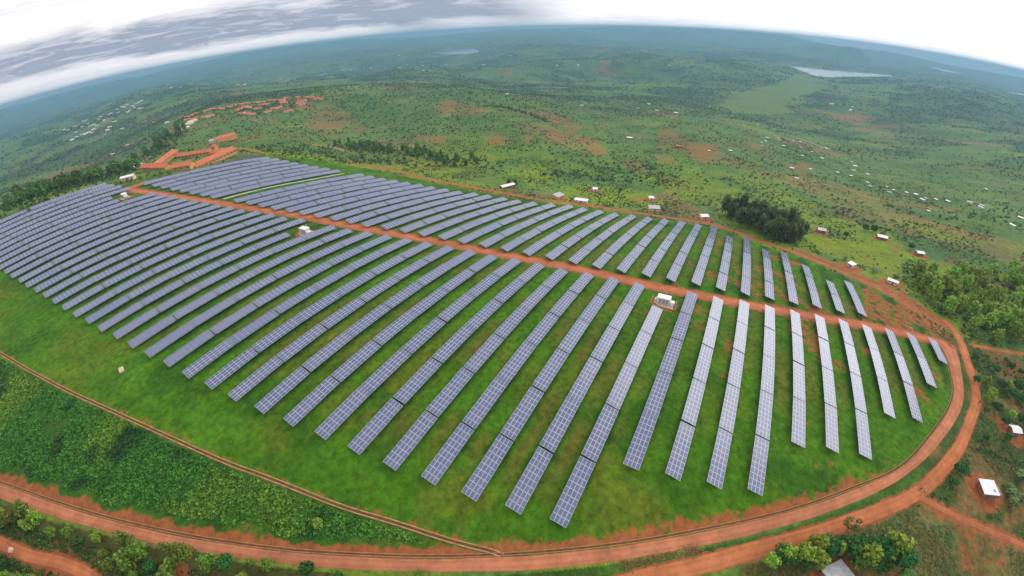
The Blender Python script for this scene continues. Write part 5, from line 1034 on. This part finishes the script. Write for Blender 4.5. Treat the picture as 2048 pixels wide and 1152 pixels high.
# ------------------------------------------------------------------ uncounted plants: joined meshes
def stamp(name, P, S, cols, bases, label, cat, materials=None, squash=1.0, tintvar=.25):
    """copies of small leaf clumps baked into one mesh of loose foliage"""
    rg = np.random.default_rng(len(P)); Vs = []; Fs = []; Ts = []; o = 0
    z = ground_z(P[:, 0], P[:, 1]); pick = rg.integers(0, len(bases), len(P))
    for b, (BV, BF) in enumerate(bases):
        m = np.where(pick == b)[0]
        if not len(m): continue
        a = rg.uniform(0, 6.28, len(m)); ca, sa = np.cos(a)[:, None], np.sin(a)[:, None]
        X = (BV[None, :, 0] * ca - BV[None, :, 1] * sa) * S[m][:, None] + P[m, 0][:, None]
        Y = (BV[None, :, 0] * sa + BV[None, :, 1] * ca) * S[m][:, None] + P[m, 1][:, None]
        Zz = BV[None, :, 2] * S[m][:, None] * squash + z[m][:, None]
        V = np.stack([X, Y, Zz], -1).reshape(-1, 3); nb = len(BV)
        F = (BF[None] + (np.arange(len(m)) * nb)[:, None, None]).reshape(-1, BF.shape[1]) + o
        T = np.repeat(cols[m] * (1 + tintvar * (rg.uniform(-1, 1, (len(m), 1)))), nb, 0)
        Vs.append(V); Fs.append(F); Ts.append(T); o += len(V)
    ob = link(name, np_mesh(name, np.vstack(Vs), np.vstack(Fs), materials or M_BUSH, np.clip(np.vstack(Ts), .003, 1)))
    return tag(ob, label, cat, kind='stuff')
def bush_base(seed, n, size, tall=.75):
    rg = np.random.default_rng(seed)
    bl = [(0, 0, .3 * tall, .75, .45 * tall + .1), (.35, .2, .45 * tall, .45, .4), (-.3, -.25, .4 * tall, .5, .4)]
    V, F = leaf_cloud(rg, bl, n, size, up=.5); V[:, 2] = np.maximum(V[:, 2], .02)
    return V, F
def rand_in(poly, n, rg, maxit=40):
    p = np.array(poly); lo, hi = p.min(0), p.max(0); out = np.zeros((0, 2))
    for _ in range(maxit):
        q = rg.uniform(lo, hi, (n * 2, 2)); out = np.vstack([out, q[in_poly(q[:, 0], q[:, 1], poly)]])
        if len(out) >= n: break
    return out[:n]
def build_undergrowth():
    rg = np.random.default_rng(5)
    bb = [bush_base(200 + k, 13, .42) for k in range(4)]
    # leafy slope below the panels
    P = rand_in(ZONES['slope'], 17000, rg); P = P[in_view(P)]
    d = road_dist(P[:, 0], P[:, 1], ['ring_in', 'drain']); nz = fbm(P[:, 0], P[:, 1], 9, 71, 4)
    keep = (road_dist(P[:, 0], P[:, 1], ['ring_in']) > 1.5 + 5.5 * nz) & (road_dist(P[:, 0], P[:, 1], ['drain']) > 1.4)
    P = P[keep]; n1 = fbm(P[:, 0], P[:, 1], 12, 101, 3); n2 = fbm(P[:, 0], P[:, 1], 25, 103, 2)
    op = n1 > .29; P = P[op]; n2 = n2[op]; n1 = n1[op]
    c = mixn(np.tile(np.array((.062, .215, .024)), (len(P), 1)), (.15, .28, .028), sstep(.40, .7, n2))
    c = mixn(c, (.026, .095, .018), sstep(.56, .75, n1))
    stamp('slope_undergrowth', P, rg.uniform(.3, .85, len(P)), c, bb, 'dense dark green leafy plants covering the slope below the panel field', 'undergrowth', squash=.9, tintvar=.45)
    # rough grass and weeds among the saplings, on verges, in the gardens
    hl = np.array(HEDGE2); ht = rg.uniform(0, len(hl) - 1.001, 160); hi_ = ht.astype(int)
    A = [rand_in(ZONES['saplings'], 2600, rg), rand_in(ZONES['verge'], 2600, rg), hl[hi_] + (hl[hi_ + 1] - hl[hi_]) * (ht - hi_)[:, None] + rg.normal(0, .6, (160, 2))]
    q = np.c_[rg.uniform(25, 200, 9000), rg.uniform(-190, -62, 9000)]
    q = q[~in_poly(q[:, 0], q[:, 1], ZONES['crop']) & ~in_poly(q[:, 0], q[:, 1], COMP) & ~in_poly(q[:, 0], q[:, 1], ZONES['verge'])]
    q = q[fbm(q[:, 0], q[:, 1], 10, 67, 3) < .52]; A.append(q)
    P = np.vstack(A); P = P[in_view(P)]
    rd_ = road_dist(P[:, 0], P[:, 1], ['outer', 'branch', 'lowleft', 'right', 'ring_out']); P = P[rd_ > 2.3]
    rin = road_dist(P[:, 0], P[:, 1], ['ring_in']); P = P[rin > 6.5]
    for h in NEAR_HOUSES: P = P[np.hypot(P[:, 0] - h[0], P[:, 1] - h[1]) > 5.5]
    n2 = fbm(P[:, 0], P[:, 1], 8, 105, 3)
    c = mixn(np.tile(np.array((.048, .115, .018)), (len(P), 1)), (.125, .155, .026), sstep(.42, .62, n2))
    stamp('verge_undergrowth', P, rg.uniform(.35, .95, len(P)), c, bb, 'mixed green weeds and shrubs along the dirt roads and gardens', 'undergrowth', squash=.8)
    # grass tufts inside the fence line
    P = rand_in(COMP, 60000, rg); P = P[(np.hypot(P[:, 0], P[:, 1]) < 190)]; P = P[in_view(P)]
    tn = fbm(P[:, 0], P[:, 1], 7, 131, 3); P = P[tn + rg.uniform(-.12, .12, len(P)) > .54][:13000]
    P = P[(road_dist(P[:, 0], P[:, 1], ['ring_in', 'drain']) > 1.6) & (road_dist(P[:, 0], P[:, 1], ['mid']) > 4)]
    n2 = fbm(P[:, 0], P[:, 1], 15, 133, 3)
    c = mixn(np.tile(np.array((.060, .155, .012)), (len(P), 1)), (.13, .18, .018), sstep(.45, .65, n2))
    gb = [bush_base(280 + k, 5, .34, .5) for k in range(3)]
    stamp('grass_tufts', P, rg.uniform(.3, .7, len(P)), c, gb, 'tufts of longer grass between and below the panel rows', 'grass', squash=.55, tintvar=.35)
    # crops in the brown field
    P = np.vstack([rand_in(ZONES['crop'], 8200, rg), rand_in(ZONES['crop2'], 1500, rg)]); P = P[in_view(P)]
    P = P[road_dist(P[:, 0], P[:, 1], ['outer', 'branch']) > 2.6]
    for h in NEAR_HOUSES: P = P[np.hypot(P[:, 0] - h[0], P[:, 1] - h[1]) > 5.5]
    n2 = fbm(P[:, 0], P[:, 1], 12, 107, 3); P = P[(fbm(P[:, 0], P[:, 1], 11, 77, 3) < .60)]; n2 = fbm(P[:, 0], P[:, 1], 12, 107, 3)
    c = mixn(np.tile(np.array((.14, .15, .035)), (len(P), 1)), (.06, .19, .05), sstep(.5, .68, n2))
    cb = [bush_base(220 + k, 6, .42) for k in range(3)]
    stamp('field_crop', P, rg.uniform(.28, .55, len(P)), c, cb, 'rows of young crops on the brown field at the lower right', 'crops', squash=.7)
    # flowering bank strip between ring road and dirt road
    l = np.array(BANK); t = rg.uniform(0, len(l) - 1.001, 420); i = t.astype(int); P = l[i] + (l[i + 1] - l[i]) * (t - i)[:, None] + rg.normal(0, .7, (420, 2))
    stamp('rubble_bank', P, rg.uniform(.2, .45, 420), np.tile(np.array((.30, .14, .07)), (420, 1)), cb, 'strip of reddish broken earth and dry weeds between the two roads', 'rubble', squash=.6)
    # scrub on the far slope of the solar hill and round the fields
    n = 60000
    r = 10 ** rg.uniform(math.log10(180), math.log10(1000), n); a = np.radians(rg.uniform(-52, 100, n)); P = np.c_[r * np.cos(a), r * np.sin(a)]
    P = P[in_view(P)]; P = P[~in_poly(P[:, 0], P[:, 1], COMP)]
    dens = fbm(P[:, 0] + P[:, 1] * .3, P[:, 1] * 1.9, 38, 111, 4); P = P[dens + rg.uniform(-.10, .10, len(P)) > .515]
    P = P[road_dist(P[:, 0], P[:, 1], ['perim', 'perim2', 'upper', 'mid', 'right', 'outer', 'ring_out', 'top']) > 4.2]
    P = P[~in_poly(P[:, 0], P[:, 1], ZONES['meadow']) | (rg.uniform(size=len(P)) < .15)]
    P = P[~in_poly(P[:, 0], P[:, 1], ZONES['lawn']) & ~in_poly(P[:, 0], P[:, 1], ZONES['grey'])]
    for z in ZONES['reds']: P = P[~in_poly(P[:, 0], P[:, 1], z) | (rg.uniform(size=len(P)) < .12)]
    for h in NEAR_HOUSES: P = P[np.hypot(P[:, 0] - h[0], P[:, 1] - h[1]) > 6]
    for p, q in SCHOOL: P = P[dist_line(P[:, 0], P[:, 1], [p, q]) > 8]
    rr = np.hypot(P[:, 0], P[:, 1]); P = P[:15000]; rr = rr[:15000]
    n2 = fbm(P[:, 0], P[:, 1], 60, 113, 3)
    c = mixn(np.tile(np.array((.070, .140, .026)), (len(P), 1)), (.135, .165, .028), sstep(.4, .62, n2))
    c = mixn(c, (.042, .085, .026), (rg.uniform(size=len(P)) < .3) * .8)
    fb = [bush_base(240 + k, 11, .55, 1.1) for k in range(4)]
    stamp('hill_scrub', P, rg.uniform(.45, 1.1, len(P)) * (.8 + rr / 1600), c, fb, 'green scrub and hedges over the slopes behind the panel field', 'scrub')
    # hedge-like dark belt, and trees of the far country
    l = np.array(HEDGE); t = rg.uniform(0, len(l) - 1.001, 240); i = t.astype(int); H_ = l[i] + (l[i + 1] - l[i]) * (t - i)[:, None] + rg.normal(0, 4, (240, 2))
    n = 260000
    r = 10 ** rg.uniform(math.log10(360), math.log10(7500), n); a = np.radians(rg.uniform(-52, 100, n)); P = np.c_[r * np.cos(a), r * np.sin(a)]
    P = P[in_view(P)]
    dens = fbm(P[:, 0], P[:, 1], 130, 117, 4) * .6 + fbm(P[:, 0], P[:, 1], 600, 119, 2) * .4
    wx = P[:, 0] + 14 * (fbm(P[:, 0], P[:, 1], 60, 31) - .5); wy = P[:, 1] + 14 * (fbm(P[:, 0], P[:, 1], 60, 37) - .5)
    hedge = voronoi(wx, wy, 75, 2.0, .9, 15)[1]; wood = fbm(P[:, 0], P[:, 1], 120, 45, 4); big = fbm(P[:, 0], P[:, 1], 520, 47, 4)
    sc_ = .35 * (hedge < .07) + .6 * sstep(.50, .60, wood) + .25 * sstep(.5, .62, big) + .35 * sstep(.50, .66, dens)
    P = P[rg.uniform(size=len(P)) < sc_ * .62]
    rq = np.hypot(P[:, 0], P[:, 1]); P = P[rg.uniform(size=len(P)) < .22 + .78 * sstep(700, 1300, rq)]
    P = P[~in_poly(P[:, 0], P[:, 1], ZONES['swamp'])]
    for poly, zl in LAKES: P = P[~in_poly(P[:, 0], P[:, 1], poly)]
    for z in ZONES['reds']: P = P[~in_poly(P[:, 0], P[:, 1], z)]
    for h in RED_HOUSES: P = P[np.hypot(P[:, 0] - h[0], P[:, 1] - h[1]) > 7]
    for h in FAR_HOUSES: P = P[np.hypot(P[:, 0] - h[0], P[:, 1] - h[1]) > 8]
    P = P[road_dist(P[:, 0], P[:, 1], ['hillpath', 'upper']) > 6]
    for p, q in SCHOOL: P = P[dist_line(P[:, 0], P[:, 1], [p, q]) > 9]
    vl = np.array(RED_HOUSES)[rg.integers(0, len(RED_HOUSES), 620)] + rg.normal(0, 16, (620, 2)); vl = vl[[np.min(np.hypot(*(np.array(RED_HOUSES) - q).T)) > 8 for q in vl]]
    fl = np.vstack([rand_in(TREE_AREAS[k], n, rg) for k, n in (('line', 260), ('school', 240), ('ridge', 420), ('grove', 90))])
    P = np.vstack([H_, vl, fl, P[:46000]]); rr = np.hypot(P[:, 0], P[:, 1])
    S = rg.uniform(1.1, 2.6, len(P)) * (.75 + .25 * sstep(500, 1200, rr)) * (1 + sstep(1000, 3800, rr) * 1.9)
    c = mixn(np.tile(np.array((.045, .090, .028)), (len(P), 1)), (.105, .165, .036), rg.uniform(size=len(P)) ** 2)
    tb = [bush_base(260 + k, 6, .72, 1.7) for k in range(4)]
    stamp('distant_trees', P, S, c, tb, 'scattered trees and hedgerows of the far hills and valleys', 'distant trees', tintvar=.3)
build_undergrowth()

# ------------------------------------------------------------------ air
def build_haze():
    m = bpy.data.materials.new('air'); m.use_nodes = True; t = m.node_tree; t.nodes.clear()
    v = N(t, 'ShaderNodeVolumePrincipled'); v.inputs['Color'].default_value = (.26, .48, .68, 1); v.inputs['Density'].default_value = HAZE; v.inputs['Anisotropy'].default_value = .2
    o = N(t, 'ShaderNodeOutputMaterial'); t.links.new(v.outputs[0], o.inputs['Volume'])
    co = np.empty(len(ground.data.vertices) * 3, np.float32); ground.data.vertices.foreach_get('co', co); z = co[2::3]
    zt = max(float(z.max()) + 25, CAM_H + 15); zb = float(z.min()) - 6
    b = MB().box((0, 0, (zt + zb) / 2), (37800, 37800, zt - zb)).build('haze', m); b['kind'] = 'stuff'; b['label'] = 'pale haze filling the air over the hills'
    scene['haze_top'] = zt
build_haze()
scene.pop('haze_top', None)
